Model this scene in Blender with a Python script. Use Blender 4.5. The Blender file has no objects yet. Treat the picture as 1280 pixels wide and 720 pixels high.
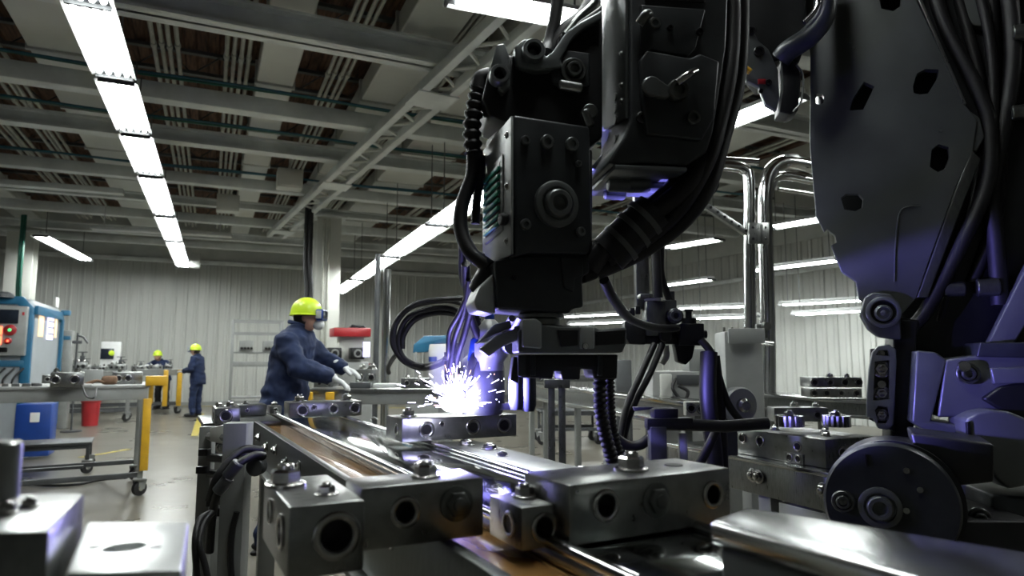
import bpy, bmesh, math, random
from mathutils import Vector as V, Matrix as M, noise
random.seed(7)
R = math.radians
COL = bpy.context.scene.collection
# ------------------------------------------------------------------ camera
CAM = V((0, 0, 1.375)); YAW = R(-24.3); PIT = math.atan(90/831); FPX = 831.0
Fh = V((-math.sin(YAW), math.cos(YAW), 0)); Rv = V((math.cos(YAW), math.sin(YAW), 0))
Fv = (Fh*math.cos(PIT) + V((0, 0, 1))*math.sin(PIT)); Uv = Rv.cross(Fv)
def ray(px, py): return Fv + Rv*((px-640)/FPX) + Uv*((360-py)/FPX)
def P(px, py, d):                      # point seen at the pixel, d metres ahead (level distance)
    r = ray(px, py); return CAM + r*(d/r.dot(Fh))
def at(px, py, z):                     # point seen at the pixel, at height z
    r = ray(px, py); return CAM + r*((z-CAM.z)/r.z)
def proj(p):
    q = p-CAM; f = q.dot(Fv); return 640+FPX*q.dot(Rv)/f, 360-FPX*q.dot(Uv)/f
def plane(px, py, d, yaw=0):           # vertical plane through that point; returns mapper and its back direction
    o = P(px, py, d); a = YAW + R(yaw); ey = V((-math.sin(a), math.cos(a), 0))
    def q(x, y, k=0):
        r = ray(x, y); t = (o-CAM).dot(ey)/r.dot(ey); return CAM + r*t + ey*k
    q.ey = ey; q.ex = V((math.cos(a), math.sin(a), 0)); return q
cam = bpy.data.cameras.new('camera'); co = bpy.data.objects.new('camera', cam); COL.objects.link(co)
co.location = CAM; co.rotation_euler = (R(90)+PIT, 0, YAW)
cam.sensor_width = 36; cam.lens = FPX/1280*36; cam.clip_start = .02; cam.clip_end = 200
cam.dof.use_dof = True; cam.dof.focus_distance = 2.7; cam.dof.aperture_fstop = 3.2
S = bpy.context.scene; S.camera = co
S.view_settings.view_transform = 'Standard'; S.view_settings.look = 'None'
S.view_settings.gamma = 1; S.view_settings.use_curve_mapping = False; S.view_settings.exposure = 0
w = bpy.data.worlds.new('world'); S.world = w; w.use_nodes = True
w.node_tree.nodes['Background'].inputs[0].default_value = (.5, .55, .6, 1)
w.node_tree.nodes['Background'].inputs[1].default_value = .05
# ------------------------------------------------------------------ materials
MATS = {}
def mat(name, col, rough=.5, metal=0, var=.0, scale=8, bump=0, stretch=(1,1,1), col2=None, coat=0, rvar=0):
    m = bpy.data.materials.new(name); m.use_nodes = True; t = m.node_tree; n = t.nodes; l = t.links
    b = n['Principled BSDF']; b.inputs['Roughness'].default_value = rough; b.inputs['Metallic'].default_value = metal
    b.inputs['Coat Weight'].default_value = coat
    c = (*col, 1)
    tc = n.new('ShaderNodeTexCoord'); mp = n.new('ShaderNodeMapping'); mp.inputs['Scale'].default_value = stretch
    nz = n.new('ShaderNodeTexNoise'); nz.inputs['Scale'].default_value = scale; nz.inputs['Detail'].default_value = 5
    l.new(tc.outputs['Object'], mp.inputs[0]); l.new(mp.outputs[0], nz.inputs['Vector'])
    rp = n.new('ShaderNodeValToRGB'); rp.color_ramp.elements[0].position = .3; rp.color_ramp.elements[1].position = .7
    d = col2 if col2 else tuple(x*(1-var) for x in col)
    rp.color_ramp.elements[0].color = (*d, 1); rp.color_ramp.elements[1].color = c
    l.new(nz.outputs['Fac'], rp.inputs[0]); l.new(rp.outputs[0], b.inputs['Base Color'])
    if rvar:
        mr = n.new('ShaderNodeMapRange'); mr.inputs[3].default_value = max(.02, rough-rvar); mr.inputs[4].default_value = rough+rvar
        l.new(nz.outputs['Fac'], mr.inputs[0]); l.new(mr.outputs[0], b.inputs['Roughness'])
    if bump:
        bp = n.new('ShaderNodeBump'); bp.inputs['Strength'].default_value = bump; bp.inputs['Distance'].default_value = .01
        l.new(nz.outputs['Fac'], bp.inputs['Height']); l.new(bp.outputs[0], b.inputs['Normal'])
    MATS[name] = m; return m
def emis(name, col, st):
    m = bpy.data.materials.new(name); m.use_nodes = True; b = m.node_tree.nodes['Principled BSDF']
    b.inputs['Base Color'].default_value = (*[x*.5 for x in col], 1)
    b.inputs['Emission Color'].default_value = (*col, 1); b.inputs['Emission Strength'].default_value = st
    MATS[name] = m; return m
mat('wall_panel', (.46,.47,.44), .5, .0, .10, 3, .05, (1,1,.15))
mat('wall_upper', (.48,.50,.47), .6, 0, .2, 2)
mat('floor', (.15,.14,.112), .30, 0, .14, 1.4, .0, (1,1,1), rvar=.1)
mat('deck', (.20,.105,.06), .8, 0, .6, 5, .3, (6,.6,1), col2=(.05,.03,.022))
mat('beam', (.72,.75,.73), .42, .1, .25, 3, .05)
mat('beam_dark', (.12,.13,.13), .5, .1, .3, 3)
mat('duct', (.62,.63,.58), .35, .1, .15, 1.5)
mat('conduit', (.46,.47,.41), .4, .2, .3, 5)
mat('cable_teal', (.015,.10,.14), .4, 0, .3, 6)
mat('cable_green', (.015,.12,.08), .4, 0, .3, 6)
mat('black_rubber', (.007,.007,.008), .55, 0, .4, 20)
mat('robot_dark', (.036,.041,.043), .38, .35, .3, 14, .02, rvar=.08)
mat('robot_black', (.008,.009,.010), .42, .1, .3, 14)
mat('robot_side', (.15,.165,.165), .35, .45, .2, 10)
mat('cabinet_grey', (.34,.37,.39), .38, 0, .12, 3)
mat('side_grey', (.30,.32,.31), .4, .2, .12, 10)
mat('gripper_grey', (.12,.13,.125), .42, .2, .2, 10)
mat('plate_grey', (.115,.125,.122), .36, .35, .22, 5, .02, rvar=.08)
mat('alu', (.30,.31,.30), .30, .95, .25, 30, .015, (1,6,1), rvar=.08)
mat('alu_dark', (.16,.17,.16), .34, .9, .25, 25, .015, (1,5,1), rvar=.08)
mat('steel', (.62,.63,.62), .14, 1, .15, 6, .0, rvar=.06)
mat('glare_steel', (.86,.88,.87), .36, .9, .1, 6, .0, rvar=.05)  # steel made paler, with the glare of overhead light put into its colour
mat('tray_steel', (.60,.62,.61), .20, 1, .2, 5, .0, rvar=.07)
mat('belt', (.50,.53,.52), .10, 1, .35, 9, .012, (1,.25,1), rvar=.07)
mat('bolt_steel', (.50,.50,.48), .22, 1, .3, 30)
mat('bore', (.008,.008,.009), .35, .3)
mat('amber', (.30,.155,.045), .25, .2, .5, 14, .03, (1,.3,1), coat=.5)
mat('grey_paint', (.27,.28,.27), .42, .1, .2, 6)
mat('dark_paint', (.07,.075,.078), .42, .1, .3, 8)
mat('white_paint', (.62,.63,.62), .38, 0, .12, 6)
mat('blue_paint', (.02,.13,.24), .38, 0, .2, 5)
mat('blue_deep', (.01,.05,.26), .4, 0, .2, 5)
mat('red_paint', (.38,.02,.025), .35, 0, .25, 8)
mat('yellow_paint', (.62,.36,.02), .4, 0, .2, 10)
mat('line_yellow', (.55,.44,.06), .4, 0, .35, 9)
mat('green_vent', (.02,.28,.17), .4, 0, .2, 20)
mat('screen', (.015,.02,.03), .12, 0, .2, 20)
mat('paper', (.7,.7,.68), .7, 0, .05, 10)
mat('blue_cloth', (.010,.024,.080), .85, 0, .45, 9, .5)
mat('hivis', (.62,.82,.04), .35, 0, .1, 10)
mat('skin', (.60,.34,.25), .5, 0, .15, 15)
mat('glove', (.66,.68,.68), .8, 0, .15, 20, .3)
mat('hair', (.02,.015,.012), .7, 0, .3, 60)
mat('brown_cloth', (.16,.09,.05), .8, 0, .3, 20)
emis('tube_light', (.95,.99,.98), 48)
emis('tube_far', (.93,.98,.97), 34)
emis('arc_core', (.80,.78,1.0), 120)
emis('spark', (.80,.76,1.0), 16)
emis('spark_warm', (1.0,.55,.25), 5)
emis('red_light', (1.0,.12,.05), 5)
emis('green_light', (.1,1,.3), 1.0)
emis('lit_window', (.75,.72,1.0), 1.6)
emis('lit_warm', (1,.75,.5), 1.0)
# ------------------------------------------------------------------ mesh helpers
def B(): return bmesh.new()
def box(bm, c, s, rz=0, bev=0, m=None, seg=2):
    mt = M.Translation(V(c)) @ M.Rotation(rz, 4, 'Z') @ M.Diagonal((*s, 1))
    if m: mt = m @ mt
    g = bmesh.ops.create_cube(bm, size=1, matrix=mt)
    if bev:
        es = list({e for v in g['verts'] for e in v.link_edges})
        bmesh.ops.bevel(bm, geom=es, offset=bev, segments=seg, affect='EDGES', profile=.5, clamp_overlap=True)
def basis(axis):
    a = V(axis).normalized(); t = V((0,0,1)) if abs(a.z) < .9 else V((1,0,0))
    x = t.cross(a).normalized(); return x, a.cross(x), a
def lathe(bm, o, axis, prof, seg=20, capends=True):
    x, y, a = basis(axis); o = V(o); rings = []
    for r, z in prof:
        rings.append([bm.verts.new(o + a*z + (x*math.cos(k*2*math.pi/seg) + y*math.sin(k*2*math.pi/seg))*max(r, 1e-5)) for k in range(seg)])
    for i in range(len(rings)-1):
        for k in range(seg):
            j = (k+1) % seg
            bm.faces.new((rings[i][k], rings[i][j], rings[i+1][j], rings[i+1][k]))
    if capends:
        bm.faces.new(rings[0][::-1]); bm.faces.new(rings[-1])
def cyl(bm, p0, p1, r, seg=16, r2=None, bev=0):
    p0 = V(p0); p1 = V(p1); L = (p1-p0).length; r2 = r if r2 is None else r2
    pr = [(r, 0), (r2, L)] if not bev else [(r-bev, 0), (r, bev), (r2, L-bev), (r2-bev, L)]
    lathe(bm, p0, p1-p0, pr, seg)
def catmull(pts, n=8):
    pts = [V(p) for p in pts]; out = []
    for i in range(len(pts)-1):
        a = pts[i-1] if i else pts[i]*2-pts[i+1]; b = pts[i]; c = pts[i+1]
        d = pts[i+2] if i+2 < len(pts) else c*2-b
        for k in range(n):
            t = k/n
            out.append(.5*((2*b)+(c-a)*t+(2*a-5*b+4*c-d)*t*t+(3*b-a-3*c+d)*t**3))
    out.append(pts[-1]); return out
def tube(bm, pts, r, seg=8, smooth=True, n=8, ribs=0):
    if smooth: pts = catmull(pts, n)
    pts = [V(p) for p in pts]
    if ribs:
        dense = []; L = 0
        for a, b in zip(pts, pts[1:]):
            k = max(1, int((b-a).length/(ribs/4)))
            for i in range(k): dense.append(a+(b-a)*i/k)
        pts = dense+[pts[-1]]
    prev = None; x = None
    for i, p in enumerate(pts):
        t = (pts[min(i+1, len(pts)-1)]-pts[max(i-1, 0)]).normalized()
        if x is None: x = basis(t)[0]
        x = (x - t*x.dot(t)).normalized(); y = t.cross(x)
        rr = r*(1.0 if not ribs else (1.14 if (i//2) % 2 else .86))
        ring = [bm.verts.new(p+(x*math.cos(k*2*math.pi/seg)+y*math.sin(k*2*math.pi/seg))*rr) for k in range(seg)]
        if prev:
            for k in range(seg):
                j = (k+1) % seg; bm.faces.new((prev[k], prev[j], ring[j], ring[k]))
        else: bm.faces.new(ring[::-1])
        prev = ring
    bm.faces.new(prev)
def prism(bm, pts, off, bev=0, seg=2):
    f = [bm.verts.new(V(p)) for p in pts]; b = [bm.verts.new(V(p)+V(off)) for p in pts]; n = len(f)
    fs = [bm.faces.new(f), bm.faces.new(b[::-1])]
    for i in range(n): fs.append(bm.faces.new((f[i], b[i], b[(i+1) % n], f[(i+1) % n])))
    bmesh.ops.recalc_face_normals(bm, faces=fs)
    if bev:
        es = list({e for v in f+b for e in v.link_edges})
        bmesh.ops.bevel(bm, geom=es, offset=bev, segments=seg, affect='EDGES', profile=.5, clamp_overlap=True)
def beam(bm, p0, p1, wd, h, bev=0):     # box between two points, top at the points
    p0 = V(p0); p1 = V(p1); d = (p1-p0); L = d.length; d.normalize()
    s = V((0,0,1)).cross(d).normalized(); u = d.cross(s)
    m = M((( *(d*L), ), (*s,), (*u,))).transposed().to_4x4() if False else M.Identity(4)
    c = [p0+s*wd/2, p0-s*wd/2, p0-s*wd/2-u*h, p0+s*wd/2-u*h]
    prism(bm, c, p1-p0, bev)
def hexhead(bm, o, axis, r, h, washer=True):
    z = 0
    if washer: lathe(bm, o, axis, [(r*1.35, 0), (r*1.35, h*.18), (r*1.2, h*.25)], 20); z = h*.2
    lathe(bm, V(o)+V(axis).normalized()*z, axis, [(r, 0), (r, h*.65), (r*.85, h*.8)], 6)
    lathe(bm, V(o)+V(axis).normalized()*(z+h*.7), axis, [(r*.55, 0), (r*.55, h*.35), (r*.45, h*.42)], 12)
def ringp(bm, o, axis, r, h, inner=.62):
    lathe(bm, o, axis, [(r, 0), (r, h*.7), (r*.93, h), (r*inner*1.08, h), (r*inner, h*.8), (r*inner, 0)], 24, False)
# ------------------------------------------------------------------ object helpers
def rootof(o):
    while o.parent: o = o.parent
    return o
def rmat(o): return M.Translation(o.location) @ M.Rotation(o.rotation_euler.z, 4, 'Z')
def obj(name, bm, m, parent=None, local=False, label=None, smooth=38, mods=None):
    me = bpy.data.meshes.new(name)
    bmesh.ops.recalc_face_normals(bm, faces=bm.faces[:])
    o = bpy.data.objects.new(name, me)
    if parent is not None and not local:
        bmesh.ops.transform(bm, matrix=rmat(rootof(parent)).inverted(), verts=bm.verts[:])
    if parent is None and not local and bm.verts:
        vs = [v.co for v in bm.verts]
        c = V(((min(v.x for v in vs)+max(v.x for v in vs))/2, (min(v.y for v in vs)+max(v.y for v in vs))/2, min(v.z for v in vs)))
        bmesh.ops.translate(bm, vec=-c, verts=bm.verts[:]); o.location = c
    bm.to_mesh(me); bm.free()
    if smooth: me.shade_smooth(); me.set_sharp_from_angle(angle=R(smooth))
    me.materials.append(MATS[m] if isinstance(m, str) else m)
    if parent is not None: o.parent = parent
    COL.objects.link(o)
    if label: o['label'] = label
    return o
def thing(name, label, cat, loc=(0,0,0), rz=0, group=None):
    o = bpy.data.objects.new(name, None); COL.objects.link(o); o.empty_display_size = .05
    o.location = loc; o.rotation_euler = (0, 0, rz); o['label'] = label; o['category'] = cat
    if group: o['group'] = group
    return o
def tag(o, label, cat, group=None, kind=None):
    o['label'] = label; o['category'] = cat
    if group: o['group'] = group
    if kind: o['kind'] = kind
    return o
def struct(name, bm, m, smooth=0):
    o = obj(name, bm, m, smooth=smooth); o['kind'] = 'structure'; o['label'] = name.replace('_', ' '); return o
def dup(root, loc, rz, label=None, group=None):
    r = root.copy(); COL.objects.link(r); r.location = loc; r.rotation_euler = (0, 0, rz)
    if label: r['label'] = label
    if group: r['group'] = group
    for ch in list(root.children):
        c = ch.copy(); COL.objects.link(c); c.parent = r
        for g in ch.children:
            d = g.copy(); COL.objects.link(d); d.parent = c
    return r
def carve(o, bmc):                      # drill the cutter's volume out of a mesh part (both in the part's own space)
    me = bpy.data.meshes.new('c'); bmesh.ops.recalc_face_normals(bmc, faces=bmc.faces[:]); bmc.to_mesh(me); bmc.free()
    c = bpy.data.objects.new('c', me); COL.objects.link(c)
    par = o.parent; o.parent = None; lo = o.location.copy(); o.location = (0,0,0)
    md = o.modifiers.new('b', 'BOOLEAN'); md.operation = 'DIFFERENCE'; md.object = c; md.solver = 'EXACT'
    bpy.context.view_layer.update(); dg = bpy.context.evaluated_depsgraph_get()
    nm = bpy.data.meshes.new_from_object(o.evaluated_get(dg)); o.modifiers.clear(); nm.name = o.name; o.data = nm
    nm.shade_smooth(); nm.set_sharp_from_angle(angle=R(30))
    bpy.data.objects.remove(c); o.parent = par; o.location = lo
# ================================================================== ROOM
WX0, WX1, WY0, WY1, ZC = -9.5, 12.6, -6.5, 22.5, 5.7
b = B(); box(b, ((WX0+WX1)/2, (WY0+WY1)/2, -.05), (WX1-WX0, WY1-WY0, .1)); struct('floor', b, 'floor')
def ribbed(p0, p1, z0, z1, per=.30, dep=.035):
    b = B(); p0 = V(p0); p1 = V(p1); d = p1-p0; L = d.length; d.normalize(); n = V((-d.y, d.x, 0)); pts = []
    s = 0
    while s < L:
        for a, k in ((0,0),(.10,0),(.115,1),(.155,1),(.17,0),(.225,0),(.232,.35),(.25,.35),(.257,0)):
            pts.append(p0+d*min(L, s+a*per/.3)+n*k*dep)
        s += per
    pts.append(p1)
    lo = [b.verts.new((p.x, p.y, z0)) for p in pts]; hi = [b.verts.new((p.x, p.y, z1)) for p in pts]
    for i in range(len(pts)-1): b.faces.new((lo[i], lo[i+1], hi[i+1], hi[i]))
    back = [b.verts.new(V((p.x, p.y, z))-n*.1) for p, z in ((p0,z0),(p1,z0),(p1,z1),(p0,z1))]; b.faces.new(back)
    return b
struct('wall_back', ribbed((WX1, WY1, 0), (WX0, WY1, 0), 0, ZC), 'wall_panel')
struct('wall_right', ribbed((WX1, WY0, 0), (WX1, WY1, 0), 0, ZC), 'wall_panel')
struct('wall_left', ribbed((WX0, WY1, 0), (WX0, WY0, 0), 0, ZC), 'wall_panel')
struct('wall_front', ribbed((WX0, WY0, 0), (WX1, WY0, 0), 0, ZC), 'wall_panel')
# upper wall bands and trims
b = B(); box(b, ((WX0+WX1)/2, WY1-.09, 4.98), (WX1-WX0, .06, 1.2)); struct('wall_back_upper_band', b, 'wall_upper')
b = B(); box(b, ((WX0+WX1)/2, WY1-.14, 4.36), (WX1-WX0, .14, .12), bev=.02); struct('trim_1', b, 'beam')
b = B(); box(b, (WX1-.12, (WY0+WY1)/2, 3.45), (.14, WY1-WY0, .1), bev=.02); struct('trim_2', b, 'beam')
b = B(); box(b, (WX1-.08, (WY0+WY1)/2, 4.9), (.06, WY1-WY0, 1.5)); struct('wall_right_upper_band', b, 'wall_upper')
b = B(); box(b, ((WX0+WX1)/2, WY1-.06, .06), (WX1-WX0, .05, .12)); struct('baseboard_back', b, 'grey_paint')
# ceiling deck (fluted metal deck, flutes run along the hall)
b = B(); x = WX0
while x < WX1:
    for a, z in ((0,0),(.10,0),(.13,.05),(.20,.05)):
        pass
    pr = [(x,0),(x+.12,0),(x+.15,.06),(x+.27,.06),(x+.30,0)]
    lo = [b.verts.new((px, WY0, ZC+pz)) for px, pz in pr]; hi = [b.verts.new((px, WY1, ZC+pz)) for px, pz in pr]
    for i in range(4): b.faces.new((lo[i], lo[i+1], hi[i+1], hi[i]))
    x += .30
box(b, ((WX0+WX1)/2, (WY0+WY1)/2, ZC+.12), (WX1-WX0, WY1-WY0, .05))
struct('ceiling', b, 'deck')
ORD = ['nearest','second','third','fourth','fifth','sixth','seventh','eighth','ninth','tenth','eleventh','twelfth','thirteenth','fourteenth']
# cross beams
def ibeam(b, p0, p1, wd, h, t=.03):
    p0 = V(p0); p1 = V(p1)
    beam(b, p0, p1, wd, t); beam(b, p0-V((0,0,h-t)), p1-V((0,0,h-t)), wd, t); beam(b, p0, p1, t*1.3, h)
beams = [(5.0,4.84,.26,.26),(6.75,4.84,.26,.27),(9.1,4.80,.22,.22),(10.8,4.80,.22,.22),(13.3,4.78,.20,.20),(15.2,4.76,.18,.16),(17.0,4.78,.20,.20),(19.3,4.78,.20,.20),(21.0,4.78,.18,.18)]
for i, (y, z, wd, h) in enumerate(beams):
    b = B()
    if i % 2: ibeam(b, (WX0, y, z), (WX1, y, z), wd, h)
    else: beam(b, (WX0, y, z), (WX1, y, z), wd, h, .02)
    o = obj('ceiling_beam', b, 'beam', smooth=30); tag(o, '%s grey steel cross beam under the ceiling counted from the camera' % ORD[i], 'beam', 'grey ceiling cross beams')
# bar joists above, running across
for i, y in enumerate([5.9, 7.9, 9.9, 12.0, 14.2, 16.1, 18.1, 20.2]):
    b = B(); beam(b, (WX0, y, 5.66), (WX1, y, 5.66), .08, .05); beam(b, (WX0, y, 5.36), (WX1, y, 5.36), .08, .05)
    x = WX0; k = 0
    while x < WX1-.4:
        tube(b, [(x, y, 5.33+.3*(k % 2)), (x+.35, y, 5.33+.3*((k+1) % 2))], .012, 5, False); x += .35; k += 1
    tag(obj('bar_joist', b, 'beam_dark', smooth=0), '%s dark zigzag roof joist above the cross beams' % ORD[i], 'joist', 'dark roof joists')
# ducts, all running down the hall
for i, (x, wd, z) in enumerate([(-4.4,.55,4.98),(-1.7,.75,4.96),(.62,.45,4.98),(2.05,.6,4.96),(3.35,.95,4.94),(5.6,.55,4.98),(7.7,.8,4.96),(9.9,.55,4.98)]):
    b = B(); y = 3.0
    while y < 20:
        box(b, (x, y+.98, z+.14), (wd, 1.94, .28), bev=.02); box(b, (x, y+1.98, z+.14), (wd+.05, .05, .32)); y += 2.0
    lab = ['leftmost','second','third','fourth','fifth, widest','sixth','seventh','rightmost'][i]
    tag(obj('ceiling_duct', b, 'duct', smooth=0), 'pale sheet metal duct under the roof deck, %s counted from the left' % lab, 'duct', 'pale ducts under the roof')
# conduit bundles
kk = 0
for x in (-5.6, -3.3, -2.75, -.78, .02, 1.25, 2.48, 4.5, 6.6, 8.8):
    for j in range(4):
        b = B(); xx = x+j*.085; z = 5.12 + .03*(j % 2)
        cyl(b, (xx, 3.0, z), (xx, 20.5, z), .026, 8)
        for y in (4.5, 8.6, 11.4, 15): cyl(b, (xx, y, z), (xx, y+.09, z), .036, 8)
        tag(obj('conduit_pipe', b, 'conduit'), 'grey conduit pipe running down the hall in a bundle under the roof', 'pipe', 'conduit pipes under the roof deck')
# big diagonal truss girder
q0 = at(650, 12, 4.52); q1 = at(345, 292, 4.52)
d = (q1-q0).normalized(); s = V((0,0,1)).cross(d)
t = thing('girder', 'pale open-web steel girder crossing under the beams toward the column', 'girder', (q0.x, q0.y, 4.3))
q0 = q0 - d*.8
b = B()
for sg in (-1, 1): beam(b, q0+s*.17*sg, q1+s*.17*sg, .10, .12, .008)
obj('chord', b, 'beam', t)
b = B(); L = (q1-q0).length; k = 0
while k*.32 < L-.4:
    a = q0+d*k*.32; sg = 1 if k % 2 else -1
    tube(b, [a+s*.17*sg-V((0,0,.05)), a+d*.32-s*.17*sg-V((0,0,.05))], .022, 6, False); k += 1
obj('lacing', b, 'duct', t)
for f in (.22, .56, .93):
    b = B(); box(b, q0+d*L*f-V((0,0,.125)), (.46,.5,.02), rz=math.atan2(d.y, d.x)); obj('gusset_plate', b, 'beam', t)
# teal cables lying on beams
def cable(name, pts, r, m, label, n=8, cat='cable', group=None, ribs=0):
    b = B(); tube(b, pts, r, 8, True, n, ribs); return tag(obj(name, b, m, smooth=60), label, cat, group)
for i, (y, z) in enumerate(((10.62, 4.85), (13.16, 4.83), (9.0, 4.85))):
    for k in range(2):
        pts = [(x, y-.02-.06*k, z+.02+.015*math.sin(x*1.7+k)) for x in [WX0+1+j*1.2 for j in range(17)]]
        cable('ceiling_cable', pts, .018, 'cable_teal' if (k or i == 1) else 'cable_green', ('teal' if (k or i == 1) else 'green')+' cable lying along the %s cross beam under the ceiling' % ('fourth', 'fifth', 'third')[i], 3, group='coloured cables along the cross beams')
# short white tray hung between beams
b = B(); beam(b, at(115, 283, 4.2), at(290, 293, 4.2), .25, .07, .01); [cyl(b, at(x_, y_, 4.2), at(x_, y_, 4.2)+V((0,0,.45)), .01, 6) for x_, y_ in ((130,284),(275,292))]; tag(obj('cable_tray', b, 'white_paint'), 'white cable tray hanging crosswise below the long light row', 'tray')
b = B(); beam(b, at(-20, 223, 4.5), at(155, 237, 4.5), .2, .1, .01); tag(obj('cable_tray', b, 'beam'), 'grey cable tray ending just left of the long light row', 'tray')
# junction boxes
for (px, py, lab) in ((285, 255, 'pale square junction box hanging right of the long light row'), (362, 225, 'large pale junction box under the ceiling beside the girder')):
    p = at(px, py, 4.5); b = B(); box(b, p, (.42, .3, .34), bev=.02); box(b, p-V((0,.16,0)), (.36,.02,.28), bev=.005)
    cyl(b, p+V((0,0,.15)), p+V((0,0,.6)), .02, 8)
    tag(obj('junction_box', b, 'duct'), lab, 'box')
b = B(); p = at(244, 326, 4.0); box(b, p, (.25,.2,.4), bev=.02); tag(obj('speaker_box', b, 'wall_upper'), 'small grey box on the back wall past the light row end', 'box')
# columns
def column(px, ytop, ztop, w_, label):
    p = at(px, ytop, ztop); t = thing('steel_column', label, 'column', (p.x, p.y, 0))
    b = B()
    for sg in (-1, 1): box(b, (0, sg*w_*.45, ztop/2), (w_, .04, ztop), bev=.006)
    box(b, (0, 0, ztop/2), (.04, w_*.9, ztop)); obj('web_section', b, 'duct', t, True)
    b = B(); box(b, (0,0,.02), (w_*1.3, w_*1.3, .04)); obj('base_plate', b, 'grey_paint', t, True)
    b = B(); box(b, (0,0,ztop-.02), (w_*1.4, w_*1.3, .05)); obj('cap_plate', b, 'beam', t, True)
    return p, t
pc, tc = column(410, 272, 4.52, .52, 'pale steel column behind the worker in the yellow helmet')
b = B(); 
for k in (0, 1): cyl(b, pc*1+V((-.12+.1*k, -.34, .02-pc.z)), pc+V((-.12+.1*k, -.34, -.1)), .03, 10)
obj('conduit', b, 'conduit', tc)
pl, tl = column(30, 290, 4.5, .55, 'pale steel column at the left edge behind the blue-framed cabinet')
for k, x in enumerate((384, 389)):
    p = P(x, 270, 13.5); cable('drop_cable', [V((p.x, p.y, 4.7)), V((p.x, p.y, 3.4)), V((p.x+.04, p.y, 2.6)), V((p.x-.12-.1*k, p.y-.1, 1.6)), V((p.x-.2, p.y-.1, .05))], .05, 'black_rubber', 'black cable bundle dropping from the ceiling beside the column behind the worker', group='black drop cables at the column')
for k, x in enumerate((27, 30)):
    p = P(x, 290, 14.6); cable('drop_cable', [V((p.x, p.y, 4.6)), V((p.x, p.y, 3.2)), V((p.x+.03, p.y, 2.2)), V((p.x, p.y, .04))], .035, 'cable_green', 'green cable dropping down the column at the left edge', group='green drop cables at the left column')
# polished vertical pipes behind the machines
for px, r, lab in ((471, .035, 'thin dark vertical pipe beside the red-topped machine'), (483, .05, 'polished vertical steel pipe beside the red-topped machine')):
    p = P(px, 400, 8.6); b = B(); cyl(b, (p.x, p.y, 0), (p.x, p.y, 2.55 if r > .04 else 2.75), r, 14); lathe(b, (p.x,p.y,0), (0,0,1), [(r*2,0),(r*2,.02),(r*1.1,.03)], 14)
    tag(obj('vertical_pipe', b, 'steel' if r > .04 else 'dark_paint'), lab, 'pipe')
# ------------------------------------------------------------------ fluorescent lights
def light(p0, p1, wd, label, n=3, m='tube_light', group=None, rod=True):
    p0 = V(p0); p1 = V(p1); L = (p1-p0).length; mid = (p0+p1)/2; a = math.atan2((p1-p0).y, (p1-p0).x)
    tl_ = math.asin((p1-p0).z/L) if L else 0
    t = thing('ceiling_light', label, 'light', mid, a, group)
    mm = M.Rotation(-tl_, 4, 'Y')
    b = B(); box(b, (0,0,.05), (L, wd*.5, .05), bev=.008, m=mm)
    for sg in (-1, 1):     # sloping reflector wings
        prism(b, [mm@V((-L/2, sg*wd*.25, .03)), mm@V((-L/2, sg*wd*.5, -.01)), mm@V((-L/2, sg*wd*.5, .0)), mm@V((-L/2, sg*wd*.25, .045))], mm.to_3x3()@V((L,0,0)))
    obj('housing', b, 'white_paint', t, True)
    r = min(.021, wd/n*.36)
    for k in range(n):
        y = (k-(n-1)/2)*wd*.8/n
        b = B(); cyl(b, mm@V((-L/2+.085, y, 0)), mm@V((L/2-.085, y, 0)), r, 8); obj('tube', b, m, t, True)
    for sg in (-1, 1):
        b = B(); box(b, (sg*(L/2-.055), 0, .012), (.11, wd*.84, .012), bev=.003, m=mm); box(b, (sg*(L/2-.01), 0, .0), (.02, wd*.84, .05), m=mm); obj('tube_holder', b, 'dark_paint', t, True)
    if rod:
        for sg in (-1, 1):
            b = B(); cyl(b, (sg*L*.4, 0, .06), (sg*L*.4, 0, max(.2, 4.75-mid.z)), .008, 6); obj('hanger_rod', b, 'beam_dark', t, True)
    return t
# long left row: centreline x grows toward the vanishing point
rowx = -1.0
zz = 3.98
def atY(px0, y, z):  # centre of row 1 at image height y
    cx = 108.5 + (229-108.5)*(y/333.0); return at(cx, y, z)
edges = [(-160, 6), (4, 96), (101, 165), (169, 217), (221, 268), (271, 300), (302, 333)]
for i, (y0, y1) in enumerate(edges):
    a = atY(0, y0, zz); c = atY(0, y1, zz)
    light(a, c, .36, '%s fixture of the long fluorescent row at the left of the ceiling' % ORD[i].capitalize(), 4, 'tube_light', 'long left row of ceiling lights')
# second row toward the column
z2 = 3.4
def row2(t): return (422+(575-422)*t, 366+(262-366)*t)
for i, (t0, t1) in enumerate(((1.9, 1.33), (1.30, .83), (.81, .45), (.43, .17), (.15, 0))):
    a = at(*row2(t0), z2); c = at(*row2(t1), z2)
    if i == 0: a = c + (a-c).normalized()*2.4
    light(a, c, .44, '%s fixture of the middle light row that runs behind the centre robot' % ORD[i].capitalize(), 4, 'tube_light', 'middle row of ceiling lights')
light(at(50, 295, 4.0), at(108, 325, 4.0), .36, 'short fluorescent fixture hanging beside the left column', 3, 'tube_light')
light(at(560, -6, 4.0), at(735, 27, 4.0), .30, 'bright fluorescent fixture crosswise at the top behind the robot cables', 3, 'tube_light')
light(at(885, 163, 3.8), at(1000, 118, 3.8), .34, 'bright fluorescent fixture between the two robots', 3, 'tube_light')
rr = [(3.7, (832,310), (900,299), .2), (3.7, (962,285), (1045,271), .2), (3.2, (828,357), (890,349), .16), (3.2, (935,339), (1050,325), .16),
      (2.55, (705,396), (775,392), .14), (2.55, (845,386), (945,382), .14), (2.55, (975,381), (1082,375), .14),
      (2.3, (712,405), (785,402), .13), (2.3, (868,398), (948,395), .13), (2.3, (992,393), (1080,388), .13)]
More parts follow.
